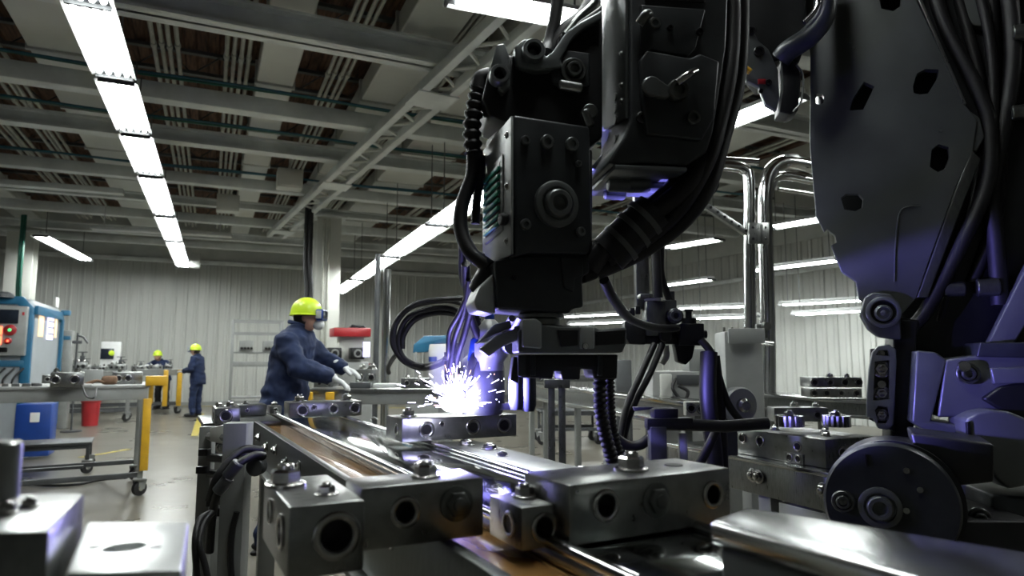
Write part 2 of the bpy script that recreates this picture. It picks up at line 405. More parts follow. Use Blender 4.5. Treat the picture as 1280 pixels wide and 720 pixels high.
for i, (z, a, c, wd) in enumerate(rr):
    light(at(*a, z), at(*c, z), wd*2.2, 'thin fluorescent light by the right wall, %s counted from the highest and leftmost' % ['first','second','third','fourth','fifth','sixth','seventh','eighth','ninth','tenth'][i], 2, 'tube_far', 'light rows along the right wall')
# the hall's lights continuing overhead and behind the camera
for i, (x, y) in enumerate(((4.6, 1.2), (.9, 2.0))):
    light((x, y-1.1, 4.0), (x, y+1.1, 4.0), .36, 'ceiling light overhead, %s' % ('over the right workbench', 'over the conveyor near end')[i], 4, 'tube_light')
# floor lines
def strip(p0, p1, wd, label):
    p0 = V(p0); p1 = V(p1); b = B(); p0.z = p1.z = .006; beam(b, p0, p1, wd, .004); o = tag(obj('floor_line', b, 'line_yellow', smooth=0), label, 'floor marking'); return o
strip(at(150, 507, 0), at(640, 511, 0), .14, 'yellow line painted on the floor along the back wall')
strip(at(243, 545, 0), at(252, 517, 0), .12, 'yellow floor line beside the far worker in blue')
strip(at(252, 640, 0), at(262, 548, 0), .10, 'yellow floor line beside the conveyor legs')
strip(at(262, 668, 0), at(292, 668, 0), .05, 'short yellow floor mark seen between the conveyor legs')
strip(at(100, 572, 0), at(160, 562, 0), .08, 'yellow floor line under the front cart')
# ================================================================== MACHINED BLOCKS
def solve_w(p, ex, px1):
    lo, hi = .005, 3.0
    for _ in range(40):
        m_ = (lo+hi)/2
        if proj(p+ex*m_)[0] < px1: lo = m_
        else: hi = m_
    return (lo+hi)/2
def blk(label, x0, y0, x1, hpx, ly, z, rz=3.5, front=(), side=(), right=(), top=(), holes=(), fbolts=(), group=None, mt='alu', carved=False, cat='metal block', name='machined_block', step=None):
    a = R(rz); ex = V((math.cos(a), math.sin(a), 0)); ey = V((-ex.y, ex.x, 0))
    f = at(x0, y0, z); wd = solve_w(f, ex, x1); h = hpx*(f-CAM).dot(Fh)/FPX
    c = f+ex*wd/2+ey*ly/2
    t = thing(name, label, cat, c, a, group)
    b = B(); box(b, (0,0,h/2), (wd, ly, h), bev=min(.006, h*.05)); body = obj('body', b, mt, t, True)
    if carved:
        cb = B()
        for u, v, r in front: cyl(cb, (-wd/2+u*wd, -ly/2-.01, v*h), (-wd/2+u*wd, -ly/2+.05, v*h), r*h*.66, 24)
        carve(body, cb)
    def port(c_, ax, r):
        b = B(); ringp(b, c_, ax, r, r*.16, .68); o = obj('port', b, 'bolt_steel', t, True)
        b = B(); 
        if carved: lathe(b, V(c_)-V(ax)*.045, ax, [(r*.64, 0), (r*.64, .004)], 20)
        else: lathe(b, c_, ax, [(r*.62, 0), (r*.62, r*.08)], 16)
        obj('bore', b, 'bore', o, True)
    for u, v, r in front: port((-wd/2+u*wd, -ly/2, v*h), (0,-1,0), r*h)
    for u, v, r in fbolts:
        b = B(); lathe(b, (-wd/2+u*wd, -ly/2, v*h), (0,-1,0), [(r*h*1.25, 0), (r*h*1.25, .003), (r*h*1.1, .005)], 24); hexhead(b, (-wd/2+u*wd, -ly/2-.003, v*h), (0,-1,0), r*h*.9, r*h*.6, False); obj('plug', b, 'alu_dark', t, True)
    for u, v, r in side: port((-wd/2, -ly/2+u*ly, v*h), (-1,0,0), r*h)
    for u, v, r in right: port((wd/2, -ly/2+u*ly, v*h), (1,0,0), r*h)
    for u, v, r in top:
        b = B(); hexhead(b, (-wd/2+u*wd, -ly/2+v*ly, h), (0,0,1), r*h, r*h*1.1); obj('bolt', b, 'bolt_steel', t, True)
    for u, v, r in holes:
        b = B(); lathe(b, (-wd/2+u*wd, -ly/2+v*ly, h), (0,0,1), [(r*h, 0), (r*h, .0015)], 20); obj('bore', b, 'bore', t, True)
    t['_w'] = wd; t['_h'] = h
    return t, wd, h
def dims(t): return t['_w'], t['_h']
# ================================================================== CARTS AND BENCHES
def caster(t, p, r, ang=0.3):
    b = B(); p = V(p)
    box(b, p+V((0,0,r*2.25)), (r*1.5, r*1.5, r*.18), bev=.002)
    for sg in (-1, 1): 
        o = V((-math.sin(ang), math.cos(ang), 0))*sg*r*.42
        prism(b, [p+o+V((-r*.35,0,r*.9)), p+o+V((r*.35,0,r*.9)), p+o+V((r*.6,0,r*2.2)), p+o+V((-r*.6,0,r*2.2))], o*.2)
    c = obj('caster', b, 'grey_paint', t, True)
    ax = V((-math.sin(ang), math.cos(ang), 0)); b = B()
    lathe(b, p+V((0,0,r))-ax*r*.3, ax, [(r*.4, 0), (r*.95, .0), (r, r*.1), (r, r*.5), (r*.95, r*.6), (r*.4, r*.6)], 20); obj('wheel', b, 'black_rubber', c, True)
    b = B(); lathe(b, p+V((0,0,r))-ax*r*.4, ax, [(r*.36, 0), (r*.36, r*.8)], 12); obj('hub', b, 'steel', c, True)
def cart(label, fr, L, W, H, rz, name='wheeled_workbench', cat='workbench', m='grey_paint', leg=.05, cr=.075, posts=None, casters=True, group=None, apron=.12, shelf=True, top='grey_paint', thick=.03):
    a = R(rz); ex = V((math.cos(a), math.sin(a), 0)); ey = V((-ex.y, ex.x, 0)); fr = V((fr.x, fr.y, 0))
    c = fr - ex*(L/2) + ey*W/2
    t = thing(name, label, cat, c, a, group)
    b = B(); box(b, (0,0,H-thick/2), (L, W, thick), bev=.004); obj('table_top', b, top, t, True)
    for sg in (-1, 1):
        b = B(); box(b, (0, sg*(W/2-.03), H-thick-apron/2), (L-.04, .025, apron), bev=.003); obj('apron', b, m, t, True)
    z0 = cr*2.3 if casters else 0
    for sx in (-1, 1):
        for sy in (-1, 1):
            b = B(); box(b, (sx*(L/2-leg*.9), sy*(W/2-leg*.9), (z0+H-thick)/2), (leg, leg, H-thick-z0), bev=.003); obj('leg', b, m, t, True)
            if casters: caster(t, (sx*(L/2-leg*.9), sy*(W/2-leg*.9), 0), cr, .2+sx*.4)
    if shelf:
        for sy in (-1, 1):
            b = B(); box(b, (0, sy*(W/2-leg*.9), z0+.04), (L-leg*2, .035, .05), bev=.003); obj('stretcher', b, 'dark_paint', t, True)
    return t, c, ex, ey
fr = at(180, 620, 0)
c1 = cart('grey wheeled workbench at left carrying machined blocks, with a yellow post at its corner', fr, 2.4, 1.12, 1.12, 7)
def onb(c, ex, ey, u, v, z): return V((c.x, c.y, 0))+ex*u+ey*v+V((0,0,z))
t1, cc, ex1, ey1 = c1
b = B(); box(b, (1.2-.02, -.595, .62), (.075, .05, .72), bev=.004); obj('post', b, 'yellow_paint', t1, True, label='yellow corner post')
b = B(); box(b, (1.255, -.515, 1.16), (.20, .13, .10), bev=.006); obj('post_cap', b, 'yellow_paint', t1, True, label='yellow block on top of the corner')
b = B(); box(b, (-.1, 0, .26), (1.5, .06, .03)); obj('stretcher', b, 'dark_paint', t1, True)
# second and third carts, further back
fr3 = at(224, 517, 0)
t3, c3, e3, n3 = cart('far wheeled workbench with yellow uprights, right in front of the standing far worker', fr3, 2.6, .8, 1.13, 3, cr=.09, group='far carts')
for u, v in ((1.27, -.42), (.95, -.42), (.62, .35), (1.27, .30)):
    b = B(); box(b, (u, v, .66), (.11, .07, .92), bev=.004); obj('post', b, 'yellow_paint', t3, True, label='yellow upright')
fr2 = at(160, 527, 0)
t2, c2, e2, n2 = cart('far wheeled workbench crowded with parts, behind the front left workbench', fr2, 2.3, .8, 1.13, 3, cr=.09, group='far carts')
# low trolley under the front workbench
t, *_ = cart('low black trolley on casters showing between the legs of the front left workbench', at(112, 592, 0), .9, .6, .38, 5, 'low_trolley', 'trolley', 'dark_paint', .04, .07, shelf=False, top='dark_paint', apron=.05)
# red bucket
p = at(112, 532, 0); b = B(); lathe(b, (p.x,p.y,0), (0,0,1), [(.13,0),(.15,.30),(.165,.31),(.165,.33),(.14,.33),(.12,.05)], 20, False); lathe(b, (p.x,p.y,.02), (0,0,1), [(.12,0),(.12,.01)], 20)
o = tag(obj('bucket', b, 'red_paint'), 'red bucket on the floor behind the front left workbench', 'bucket')
o.scale = (1.15,1.15,1.6)
# ------------------------------------------------ things on carts: simple machined parts
def small_part(c, ex, ey, u, v, z, s, kind, label, rz, group=None, m='alu'):
    p = onb(c, ex, ey, u, v, z); t = thing('machined_block' if kind == 0 else 'clamp_fixture', label, 'metal block' if kind == 0 else 'fixture', p, R(rz), group)
    sx, sy, sz = s
    b = B(); box(b, (0,0,sz/2), (sx,sy,sz), bev=.006); obj('body', b, m, t, True)
    n = 2 if kind == 0 else 3
    for k in range(n):
        u_ = (-.3+.6*k/(n-1))*sx
        b = B(); ringp(b, (u_, -sy/2, sz*.5), (0,-1,0), sz*.26, sz*.12); obj('port', b, 'bolt_steel', t, True)
        b = B(); lathe(b, (u_, -sy/2, sz*.5), (0,-1,0), [(sz*.16,0),(sz*.16,.004)], 12); obj('bore', b, 'bore', t, True)
        b = B(); hexhead(b, (u_, 0, sz), (0,0,1), sz*.2, sz*.3); obj('bolt', b, 'bolt_steel', t, True)
    if kind:
        b = B(); box(b, (sx*.2, sy*.1, sz*1.35), (sx*.25, sy*.4, sz*.7), bev=.004); cyl(b, (sx*.2, sy*.1, sz*1.6), (sx*.2, sy*.1, sz*2.1), sz*.12, 10); box(b, (sx*.2, sy*.1, sz*2.1), (sx*.5, sz*.12, sz*.12)); obj('clamp', b, 'dark_paint', t, True)
    return t
# front workbench: blocks laid out from the photo
z1 = 1.12
blk('long grey machined block toward the right end of the front left workbench', 140, 480.5, 178, 15, .22, z1, 7, front=((.2,.5,.3),(.5,.5,.3)), top=((.25,.5,.2),(.7,.5,.2)))
blk('machined block with round ports, left on the front left workbench', 62, 484, 104, 18, .2, z1, 7, front=((.15,.5,.32),(.72,.5,.32)), top=((.15,.5,.2),(.8,.5,.2)))
b = B(); p = at(65, 483, z1); beam(b, p+V((0,0,.085)), at(97, 482.5, z1)+V((0,0,.085)), .12, .085, .006); tag(obj('tray', b, 'dark_paint'), 'dark grey tray at the front edge of the left workbench', 'tray')
blk('small grey block at the left end of the front left workbench', 52, 479, 66, 10, .1, z1, 7, front=((.5,.5,.3),))
blk('pale grey flat box behind the glove on the front left workbench', 104, 479.3, 128, 17, .2, z1, 7, name='metal_box', cat='box', mt='grey_paint', top=((.2,.5,.1),(.8,.5,.1)))
# brown work glove
b = B(); p = at(128, 481.5, z1)
for k, (dx, dy) in enumerate(((-.09,0),(-.1,.02),(-.1,-.02),(-.08,-.04))): tube(b, [p+V((.02,dy,.03)), p+V((dx*.6,dy*1.2,.045)), p+V((dx*1.4,dy*1.6,.015))], .014, 8)
box(b, p+V((.06,0,.05)), (.14,.10,.09), bev=.03); tag(obj('work_glove', b, 'brown_cloth', smooth=70), 'brown leather work glove lying on the front left workbench', 'glove')
b = B(); p = at(105, 482.5, z1); box(b, p+V((0,0,.012)), (.14,.03,.02), bev=.005); tag(obj('marker_pen', b, 'white_paint'), 'white marker lying on the front edge of the left workbench', 'marker')
b = B(); p = at(44, 482.5, z1); lathe(b, p, (0,0,1), [(.06,0),(.055,.02),(.03,.03)], 16); tag(obj('round_plug', b, 'black_rubber'), 'black round plug lying on the front left workbench', 'plug')
for i, (x0, x1) in enumerate(((2, 10), (14, 24), (27, 38))):
    blk('small steel plate lying at the far left end of the front workbench', x0, 483.5, x1, 4, .08, z1, 7, name='steel_plate', cat='plate', group='small plates on the front workbench')
cable('bench_cable', [at(102, 484, z1)+V((0,0,.02)), at(108, 495, 1.05), at(118, 497, 1.05), at(121, 485, z1)], .008, 'black_rubber', 'black cable looping over the front edge of the left workbench')
cable('floor_cable', [at(20, 598, .02), at(45, 606, .02), at(90, 606, .02), at(125, 600, .02), at(158, 597, .15)], .014, 'black_rubber', 'black cable lying low along the base of the front left workbench')
# parts on the far carts
k = 0
for (u, v, s, kind) in ((-.9,-.1,(.34,.2,.13),1),(-.45,-.15,(.3,.2,.1),0),(-.1,0,(.32,.22,.12),1),(.3,-.1,(.3,.2,.1),1),(.7,.05,(.34,.2,.11),0),(1.0,-.1,(.2,.2,.12),1)):
    small_part(c3, e3, n3, u, v, 1.13, s, kind, 'machined part on the far yellow-posted workbench, %s from its left end' % ORD[k].replace('nearest', 'first'), 3, 'parts on the far yellow-posted workbench'); k += 1
k = 0
for (u, v, s, kind) in ((-.8,-.1,(.4,.2,.17),1),(-.3,0,(.3,.2,.12),0),(.1,-.1,(.36,.22,.2),1),(.5,0,(.3,.2,.11),0),(.85,-.05,(.34,.2,.15),1)):
    small_part(c2, e2, n2, u, v, 1.13, s, kind, 'machined part on the crowded far workbench, %s from its left end' % ORD[k].replace('nearest', 'first'), 3, 'parts on the crowded far workbench'); k += 1
# control cabinet with dark screen on the far bench (125-150, 427-455)
def ocab(label, x0, y0, x1, hpx, dpt, d, m='white_paint', name='control_cabinet', rz=3, z=0, cat='cabinet'):
    a = R(rz); f = P(x0, y0, d); f.z = z; ex = V((math.cos(a), math.sin(a), 0)); ey = V((-ex.y, ex.x, 0)); w_ = solve_w(V((f.x,f.y,P(x0,y0,d).z)), ex, x1); ztop = P(x0, y0-hpx, d).z
    t = thing(name, label, cat, V((f.x,f.y,z))+ex*w_/2+ey*dpt/2, a); h = ztop-z
    b = B(); box(b, (0,0,h/2), (w_, dpt, h), bev=.012); obj('body', b, m, t, True)
    return t, w_, h
t, w_, h = ocab('white control cabinet with dark screen standing behind the far benches', 125, 455, 150, 28, .5, 17.5)
b = B(); box(b, (-.08, -.26, h-.32), (.30,.03,.28), bev=.005); obj('screen', b, 'screen', t, True)
b = B(); lathe(b, (.02,-.275,h-.3), (0,-1,0), [(.07,0),(.05,.01)], 12); obj('gauge', b, 'hivis', t, True)
b = B(); box(b, (0,-.26,.5), (.5,.02,.8), bev=.004); obj('door', b, 'duct', t, True)
t, w_, h = ocab('tall grey cabinet right behind the blue-framed cabinet', 75, 455, 88, 42, .4, 13.5, 'grey_paint')
b = B(); box(b, (0,-.21,h-.15), (.12,.02,.08), bev=.004); obj('screen', b, 'blue_paint', t, True)
b = B(); box(b, (0,-.205,h*.45), (w_*.8,.015,h*.7), bev=.004); obj('door', b, 'grey_paint', t, True)
# thin stand
t = thing('sensor_stand', 'thin dark stand with small arm behind the blue-framed cabinet', 'stand', (lambda p: (p.x,p.y,0))(P(95, 450, 13)))
b = B(); cyl(b, (0,0,0), (0,0,1.9), .018, 8); cyl(b, (0,0,0), (0,0,.03), .18, 16); obj('pole', b, 'dark_paint', t, True)
b = B(); tube(b, [(0,0,1.85), (.1,0,1.82), (.18,0,1.70)], .02, 8, False); box(b, (.0,0,1.72), (.16,.08,.06), bev=.005); obj('arm', b, 'dark_paint', t, True)
# ------------------------------------------------ blue-framed cabinet at the left
dC = 10.6; pC = P(39, 455, dC)
wC, lC = 1.5, 2.2; hC = P(39, 371, dC).z
T = thing('welding_cell_cabinet', 'tall grey cabinet with blue frame, red indicators and lit window at the left edge', 'cabinet', (pC.x-wC/2, pC.y+lC/2, 0))
b = B(); box(b, (0,0,hC/2), (wC-.06, lC-.06, hC-.06), bev=.10, seg=4); obj('body', b, 'cabinet_grey', T, True)
b = B()
def blueframe(b, pts, w_=.07): tube(b, pts, w_, 8, True, 5)
obj_pts = []
for (xx, yy, ax) in ((0, -lC/2, 0),):
    x0, x1 = -wC/2+.02, wC/2-.02; y = -lC/2
    prism(b, [(x0,y,.1),(x0,y,hC-.15),(x0+.12,y,hC),(x1-.16,y,hC),(x1,y,hC-.18),(x1,y,.1),(x1-.13,y,.1),(x1-.13,y,hC-.25),(x1-.22,y,hC-.13),(x0+.2,y,hC-.13),(x0+.13,y,hC-.2),(x0+.13,y,.1)], (0,.12,0), .008)
box(b, (0,-lC/2+.06, 1.32), (wC-.2,.13,.10), bev=.006); obj('frame', b, 'blue_paint', T, True, label='thick blue front frame')
b = B(); x = wC/2-.02
prism(b, [(x,-lC/2+.05,hC-.28),(x,-lC/2+.05,hC-.14),(x,lC/2-.2,hC-.12),(x,lC/2,hC-.25),(x,lC/2,.2),(x,lC/2-.14,.2),(x,lC/2-.14,hC-.3),(x,lC/2-.25,hC-.26)], (.05,0,0), .006); obj('side_frame', b, 'blue_paint', T, True, label='blue side frame')
b = B(); box(b, (.22, -lC/2-.04, 1.83), (.90,.12,.78), bev=.02); pn = obj('control_panel', b, 'grey_paint', T, True)
b = B(); box(b, (.42,-lC/2-.105,2.05), (.28,.02,.22), bev=.004); obj('display', b, 'screen', pn, True)
for (x, z) in ((.33,1.83),(.33,1.68)):
    b = B(); box(b, (x,-lC/2-.11,z), (.07,.02,.13), bev=.004); obj('red_indicator', b, 'red_light', pn, True, label='glowing red indicator')
for (x, z, r) in ((.465,1.84,.085),(.45,1.67,.05)):
    b = B(); lathe(b, (x,-lC/2-.10,z), (0,-1,0), [(r,0),(r,.02),(r*.6,.04)], 20); o = obj('dial', b, 'red_paint', pn, True)
    b = B(); lathe(b, (x,-lC/2-.14,z), (0,-1,0), [(r*.3,0),(r*.2,.01)], 12); obj('lamp', b, 'green_light' if r > .06 else 'red_light', o, True)
b = B(); box(b, (.40,-lC/2-.105,1.53), (.10,.02,.07), bev=.004); obj('switch', b, 'bore', pn, True)
b = B(); box(b, (.62,-lC/2-.105,2.1), (.03,.02,.05)); obj('switch', b, 'red_paint', pn, True)
for (yy, zz_, sy, sz, m) in ((-.55,1.95,.30,.38,'lit_warm'),(.15,1.95,.42,.44,'lit_window'),(.6,1.98,.13,.40,'lit_warm'),(.55,2.42,.28,.18,'paper')):
    b = B(); box(b, (wC/2-.015, yy, zz_), (.02, sy, sz), bev=.003)
    obj('window_glow' if m != 'paper' else 'notice', b, m, T, True)
for k in range(3):
    b = B(); box(b, (wC/2+.0, .15, 1.83+.11*k), (.02,.42,.02)); obj('window_bar', b, 'grey_paint', T, True)
b = B()
for k in range(3): tube(b, [(.42+.12*k,-lC/2-.02,1.25),(.30+.12*k,-lC/2-.1,1.05),(.40+.1*k,-lC/2-.06,.8)], .015, 8)
obj('cable', b, 'black_rubber', T, True)
for k in range(2):
    b = B(); tube(b, [(-.1+.1*k,-lC/2+.2,hC-.03),(-.1+.1*k,-lC/2+.2,hC+.4),(-.12+.1*k,-lC/2+.25,hC+.9)], .035, 8); obj('cable', b, 'cable_green', T, True)
b = B(); lathe(b, (.3,-lC/2+.0,hC-.03), (0,0,1), [(.16,0),(.16,.05),(.1,.09)], 16); obj('lift_lug', b, 'dark_paint', T, True)
b = B(); box(b, (wC/2+.05, lC/2-.05, hC-.12), (.14,.2,.1), bev=.02); obj('hinge', b, 'blue_paint', T, True)
# blue crate
pB = P(46, 520, 9.6); b = B(); box(b, (pB.x, pB.y, .40), (.42,.42,.72), bev=.015); o = tag(obj('blue_cabinet', b, 'blue_deep'), 'blue box with a white notice under the front left workbench', 'box')
b = B(); box(b, (pB.x+.02, pB.y-.215, .58), (.11,.01,.13)); n_ = obj('notice', b, 'paper', None); n_.parent = o; n_.location = n_.location-o.location
# ------------------------------------------------ shelf rack behind the worker
dS = 15.5; f = P(290, 450, dS); g = V((math.cos(0), 0, 0)); wS = solve_w(P(290, 450, dS), V((1,0,0)), 352); zT = P(290, 399, dS).z
T = thing('storage_rack', 'open grey metal rack against the back wall behind the worker in the yellow helmet', 'rack', (f.x+wS/2, f.y+.3, 0))
for sx in (-1, 1):
    for sy in (-1, 1):
        b = B(); box(b, (sx*wS/2, sy*.3, zT/2), (.05,.05,zT), bev=.004); obj('post', b, 'grey_paint', T, True)
for z in (zT-.03, zT-.32, 1.55, 1.28, .5, .15):
    b = B(); box(b, (0,0,z), (wS,.6,.035 if z not in (1.28,) else .12), bev=.004) if z < zT-.1 and z != zT-.32 else [box(b, (0,s_*.3,z), (wS,.04,.05)) for s_ in (-1, 1)]
    obj('shelf', b, 'grey_paint', T, True)
for k, (x, s_) in enumerate(((-.25,.3),(.28,.34))):
    p = V((f.x+wS/2+x, f.y+.1, 1.567)); t = thing('motor_unit', ('left','right')[k]+' dark motor unit sitting on the middle shelf of the grey rack', 'machine part', p)
    b = B(); box(b, (0,0,.13), (s_,.25,.26), bev=.02); obj('body', b, 'grey_paint', t, True)
    b = B(); [cyl(b, (-.1+.07*j,-.14,.08), (-.1+.07*j,-.19,.08), .03, 10) for j in range(4)]; obj('port_row', b, 'bore', t, True)
# ------------------------------------------------ middle table behind the conveyor
p0 = at(384, 486, 1.12); 
T, cM, eM, nM = cart('long grey workbench the worker in the yellow helmet reaches over', at(560, 486, 1.12), 1.25, .80, 1.12, -24+4, name='workbench', casters=False, leg=.06, apron=.10, top='alu', thick=.035)
b = B(); box(b, (-.40,-.43,.72), (.07,.05,.75), bev=.004); obj('post', b, 'yellow_paint', T, True, label='yellow post')
b = B(); box(b, (-.58,-.43,.72), (.06,.05,.75), bev=.004); obj('post', b, 'yellow_paint', T, True, label='yellow post')
blk('pair of machined valve blocks at the right of the workbench behind the hose coil', 501, 485, 538, 12, .16, 1.12, -20, front=((.2,.5,.3),(.55,.5,.3),(.85,.5,.3)), top=((.2,.5,.2),(.6,.5,.2)))
blk('white flat steel sheet lying on the workbench behind the hose coil', 466, 484.5, 503, 4.5, .2, 1.12, -20, name='steel_sheet', cat='sheet', mt='white_paint')
blk('grey machined block on the workbench just right of the gloved hands', 444, 482, 470, 20, .15, 1.12, -20, front=((.2,.5,.25),(.75,.5,.25)), top=((.3,.5,.2),(.75,.5,.25)))
blk('black tray on the workbench under the machined block by the gloved hands', 437, 485.3, 463, 7, .14, 1.12, -20, name='black_tray', cat='tray', mt='dark_paint')
blk('grey block with bolts on the workbench left of the gloved hands', 392, 484, 416, 9, .2, 1.12, -20, front=((.3,.5,.3),(.7,.5,.3)), top=((.3,.5,.25),(.75,.5,.25)))
# red-topped machine on its own stand
dR = 9.6; f = P(418, 478, dR); 
T = thing('drill_press', 'small machine with a red top and black side heads behind the workbench', 'machine', (f.x+.25, f.y+.25, 0))
b = B(); box(b, (0,0,.45), (.6,.5,.9), bev=.01); obj('pedestal', b, 'grey_paint', T, True)
b = B(); box(b, (0,.05,1.12), (.52,.42,.45), bev=.015); obj('body', b, 'grey_paint', T, True)
b = B(); box(b, (.02,.08,1.58), (.36,.2,.5), bev=.01); obj('column', b, 'duct', T, True)
b = B(); box(b, (0,0,1.78), (.54,.4,.13), bev=.015); obj('top_cover', b, 'red_paint', T, True, label='red top cover')
b = B(); box(b, (.08,-.1,1.86), (.2,.16,.05), bev=.01); cyl(b, (.0,-.1,1.88), (.2,-.15,1.84), .02, 8); obj('handle', b, 'bore', T, True)
for x in (-.25, .08):
    b = B(); box(b, (x,-.12,1.47), (.2,.2,.17), bev=.015); h_ = obj('head', b, 'robot_black', T, True)
    b = B(); ringp(b, (x,-.22,1.47), (0,-1,0), .06, .02); obj('lens_ring', b, 'grey_paint', h_, True)
b = B(); box(b, (.20,-.24,1.53), (.10,.02,.22), bev=.004); obj('screen', b, 'lit_window', T, True, label='bright lit screen')
b = B(); box(b, (.31,.05,1.15), (.06,.3,.35), bev=.01); obj('side_cover', b, 'red_paint', T, True)
for z in (1.0, 1.2):
    b = B(); [lathe(b, (x,-.17,z), (0,-1,0), [(.035,0),(.035,.03)], 10) for x in (-.15,0,.15)]; obj('port_row', b, 'bore', T, True)
# blue C-shaped machine
dK = 8.0; q = plane(540, 450, dK, 5)
T = thing('spot_press', 'small press with a blue arched arm behind the welding sparks', 'machine', (lambda p: (p.x, p.y, 0))(P(540, 480, dK+.12)))
b = B(); prism(b, [q(516,441), q(517,431), q(530,420), q(562,419), q(562,429), q(538,430), q(535,440)], q.ey*.2, .008); obj('arm', b, 'blue_paint', T, label='blue arched arm')
b = B(); prism(b, [q(536,430), q(560,430), q(560,486), q(536,486)], q.ey*.18, .01); obj('body', b, 'duct', T)
b = B(); prism(b, [q(518,440), q(521,440), q(521,490), q(518,490)], q.ey*.05, .003); obj('post', b, 'grey_paint', T)
b = B(); p = q(541, 452); p2 = q(541, 446); cyl(b, p, p2, .05, 12); obj('knob', b, 'blue_deep', T)
b = B(); p = q(540, 486); box(b, (p.x, p.y+.1, p.z/2), (.5,.3,p.z), bev=.01); obj('stand', b, 'grey_paint', T)
# ================================================================== MAIN CONVEYOR
ZK = 1.05; AK = R(3.5); ku = V((math.cos(AK), math.sin(AK), 0)); kv = V((-ku.y, ku.x, 0))
KO = at(540, 605, ZK); KO.z = 0
def K(u, v, z): return KO + ku*u + kv*v + V((0,0,z))
def uv(px, py, z=ZK): p = at(px, py, z); p.z = 0; p = p-KO; return p.dot(ku), p.dot(kv)
uL = (uv(335,513)[0]+uv(527,603)[0])/2; uR = (uv(440,523)[0]+uv(660,597)[0])/2; uA = (uv(340,540)[0]+uv(470,615)[0])/2
uE = uv(760, 600)[0]
vF = max(uv(335,513)[1], uv(440,519)[1]); vN = -.88
open('/tmp/k.txt','w').write(repr(('K', uL, uR, uA, uE, vF, uv(700,580), uv(640,565))))
def kbox(b, u0, u1, v0, v1, z0, z1, bev=.004):
    box(b, K((u0+u1)/2, (v0+v1)/2, (z0+z1)/2), (u1-u0, v1-v0, z1-z0), rz=AK, bev=bev)
TK = thing('conveyor', 'long polished steel conveyor table with amber side channel running away toward the worker', 'conveyor', K(0,0,0), AK)
b = B(); kbox(b, uL, uR, vN, vF, ZK-.045, ZK-.005); obj('belt_plate', b, 'belt', TK)
for u, lab in ((uL, None), (uR, None)):
    b = B(); tube(b, [K(u, vN, ZK+.0), K(u, vF-.02, ZK+.0)], .013, 12, False); kbox(b, u-.010, u+.010, vN, vF, ZK-.08, ZK-.008, .002); obj('guide_rail', b, 'steel', TK)
# amber channel left of the rail, sunk a little
b = B(); kbox(b, uA+.012, uL-.012, vN, vF-.75, ZK-.06, ZK-.030, .002); obj('channel_strip', b, 'amber', TK, label='amber coloured channel strip')
b = B(); kbox(b, uA-.014, uA+.014, vN, vF-.75, ZK-.20, ZK-.002, .003); kbox(b, uA-.05, uA-.014, vN, vF-.75, ZK-.20, ZK-.185, .002); obj('side_beam', b, 'alu_dark', TK)
b = B(); kbox(b, uR+.02, .478, -.42, .78, ZK-.05, ZK+.006, .004); obj('side_plate', b, 'alu_dark', TK)
b = B(); kbox(b, uL+.02, uR-.02, vN+.02, vF-.02, ZK-.16, ZK-.05, .004); obj('under_frame', b, 'dark_paint', TK)
b = B(); kbox(b, uA-.02, uR+.02, vF-.03, vF+.02, ZK-.2, ZK-.012, .004); obj('end_plate', b, 'alu', TK)
for i in range(9):
    v = vF-1.0-i*.27; b = B(); hexhead(b, K(uA-.014, v, ZK-.06-.02*(i % 2)), -ku, .018, .018); obj('bolt', b, 'bolt_steel', TK)
for i in range(5):
    v = vF-1.05-i*.38; b = B(); hexhead(b, K(uR+.09+.03*(i % 2), v, ZK+.005), V((0,0,1)), .017, .012); obj('bolt', b, 'bolt_steel', TK)
for (u, v) in ((uA+.05, vF-.9), (uR-.06, vF-.2), (uA+.06, .1), (uR-.05, .1), (uA+.06, vN+.15), (uR-.05, vN+.15)):
    b = B(); kbox(b, u-.04, u+.04, v-.04, v+.04, .03, ZK-.15, .004); obj('leg', b, 'grey_paint', TK)
    b = B(); lathe(b, K(u, v, 0), (0,0,1), [(.07,0),(.07,.012),(.02,.03),(.02,.06)], 16); obj('levelling_foot', b, 'bolt_steel', TK)
# front glossy shelf seen below the near blocks, with its own amber insert
b = B(); kbox(b, uL+.05, uR+.35, vN-.0, -.42, ZK-.14, ZK-.10, .004); obj('front_shelf', b, 'belt', TK)
b = B(); kbox(b, uL+.12, uR+.25, vN-.0, -.5, ZK-.098, ZK-.092, .001); obj('insert_strip', b, 'amber', TK, label='amber insert strip on the front shelf')
for u in (uL+.11, uR+.26):
    b = B(); tube(b, [K(u, vN, ZK-.088), K(u, -.45, ZK-.088)], .009, 10, False); obj('guide_rail', b, 'steel', TK)
# ---- left support frame with hoses
T = thing('support_frame', 'grey upright frame with hoses standing left of the conveyor', 'frame', (lambda p: (p.x,p.y,0))(P(285, 600, 2.9)))
for (x0, x1, yt, d) in ((252, 268, 533, 2.9), (284, 313, 528, 2.75)):
    a = P(x0, yt, d); c = P(x1, yt, d); b = B(); mid = (a+c)/2; wd = (c-a).length
    box(b, (mid.x, mid.y, mid.z/2), (wd, wd*.8, mid.z), rz=YAW, bev=.004); obj('post', b, 'grey_paint', T)
    b = B(); box(b, (mid.x, mid.y, .01), (wd*1.8, wd*1.8, .02), rz=YAW); obj('foot_plate', b, 'grey_paint', T)
for y in (545, 572, 592, 625):
    b = B(); tube(b, [P(262, y, 2.88), P(288, y+2, 2.78)], .018, 8, False); obj('cross_bar', b, 'dark_paint' if y != 545 else 'grey_paint', T)
b = B()
for (x, y) in ((253, 587), (256, 565), (266, 628), (272, 640)):
    b = B(); box(b, P(x, y, 2.84), (.04,.04,.03), rz=YAW, bev=.004); obj('cable_clip', b, 'bore', T)
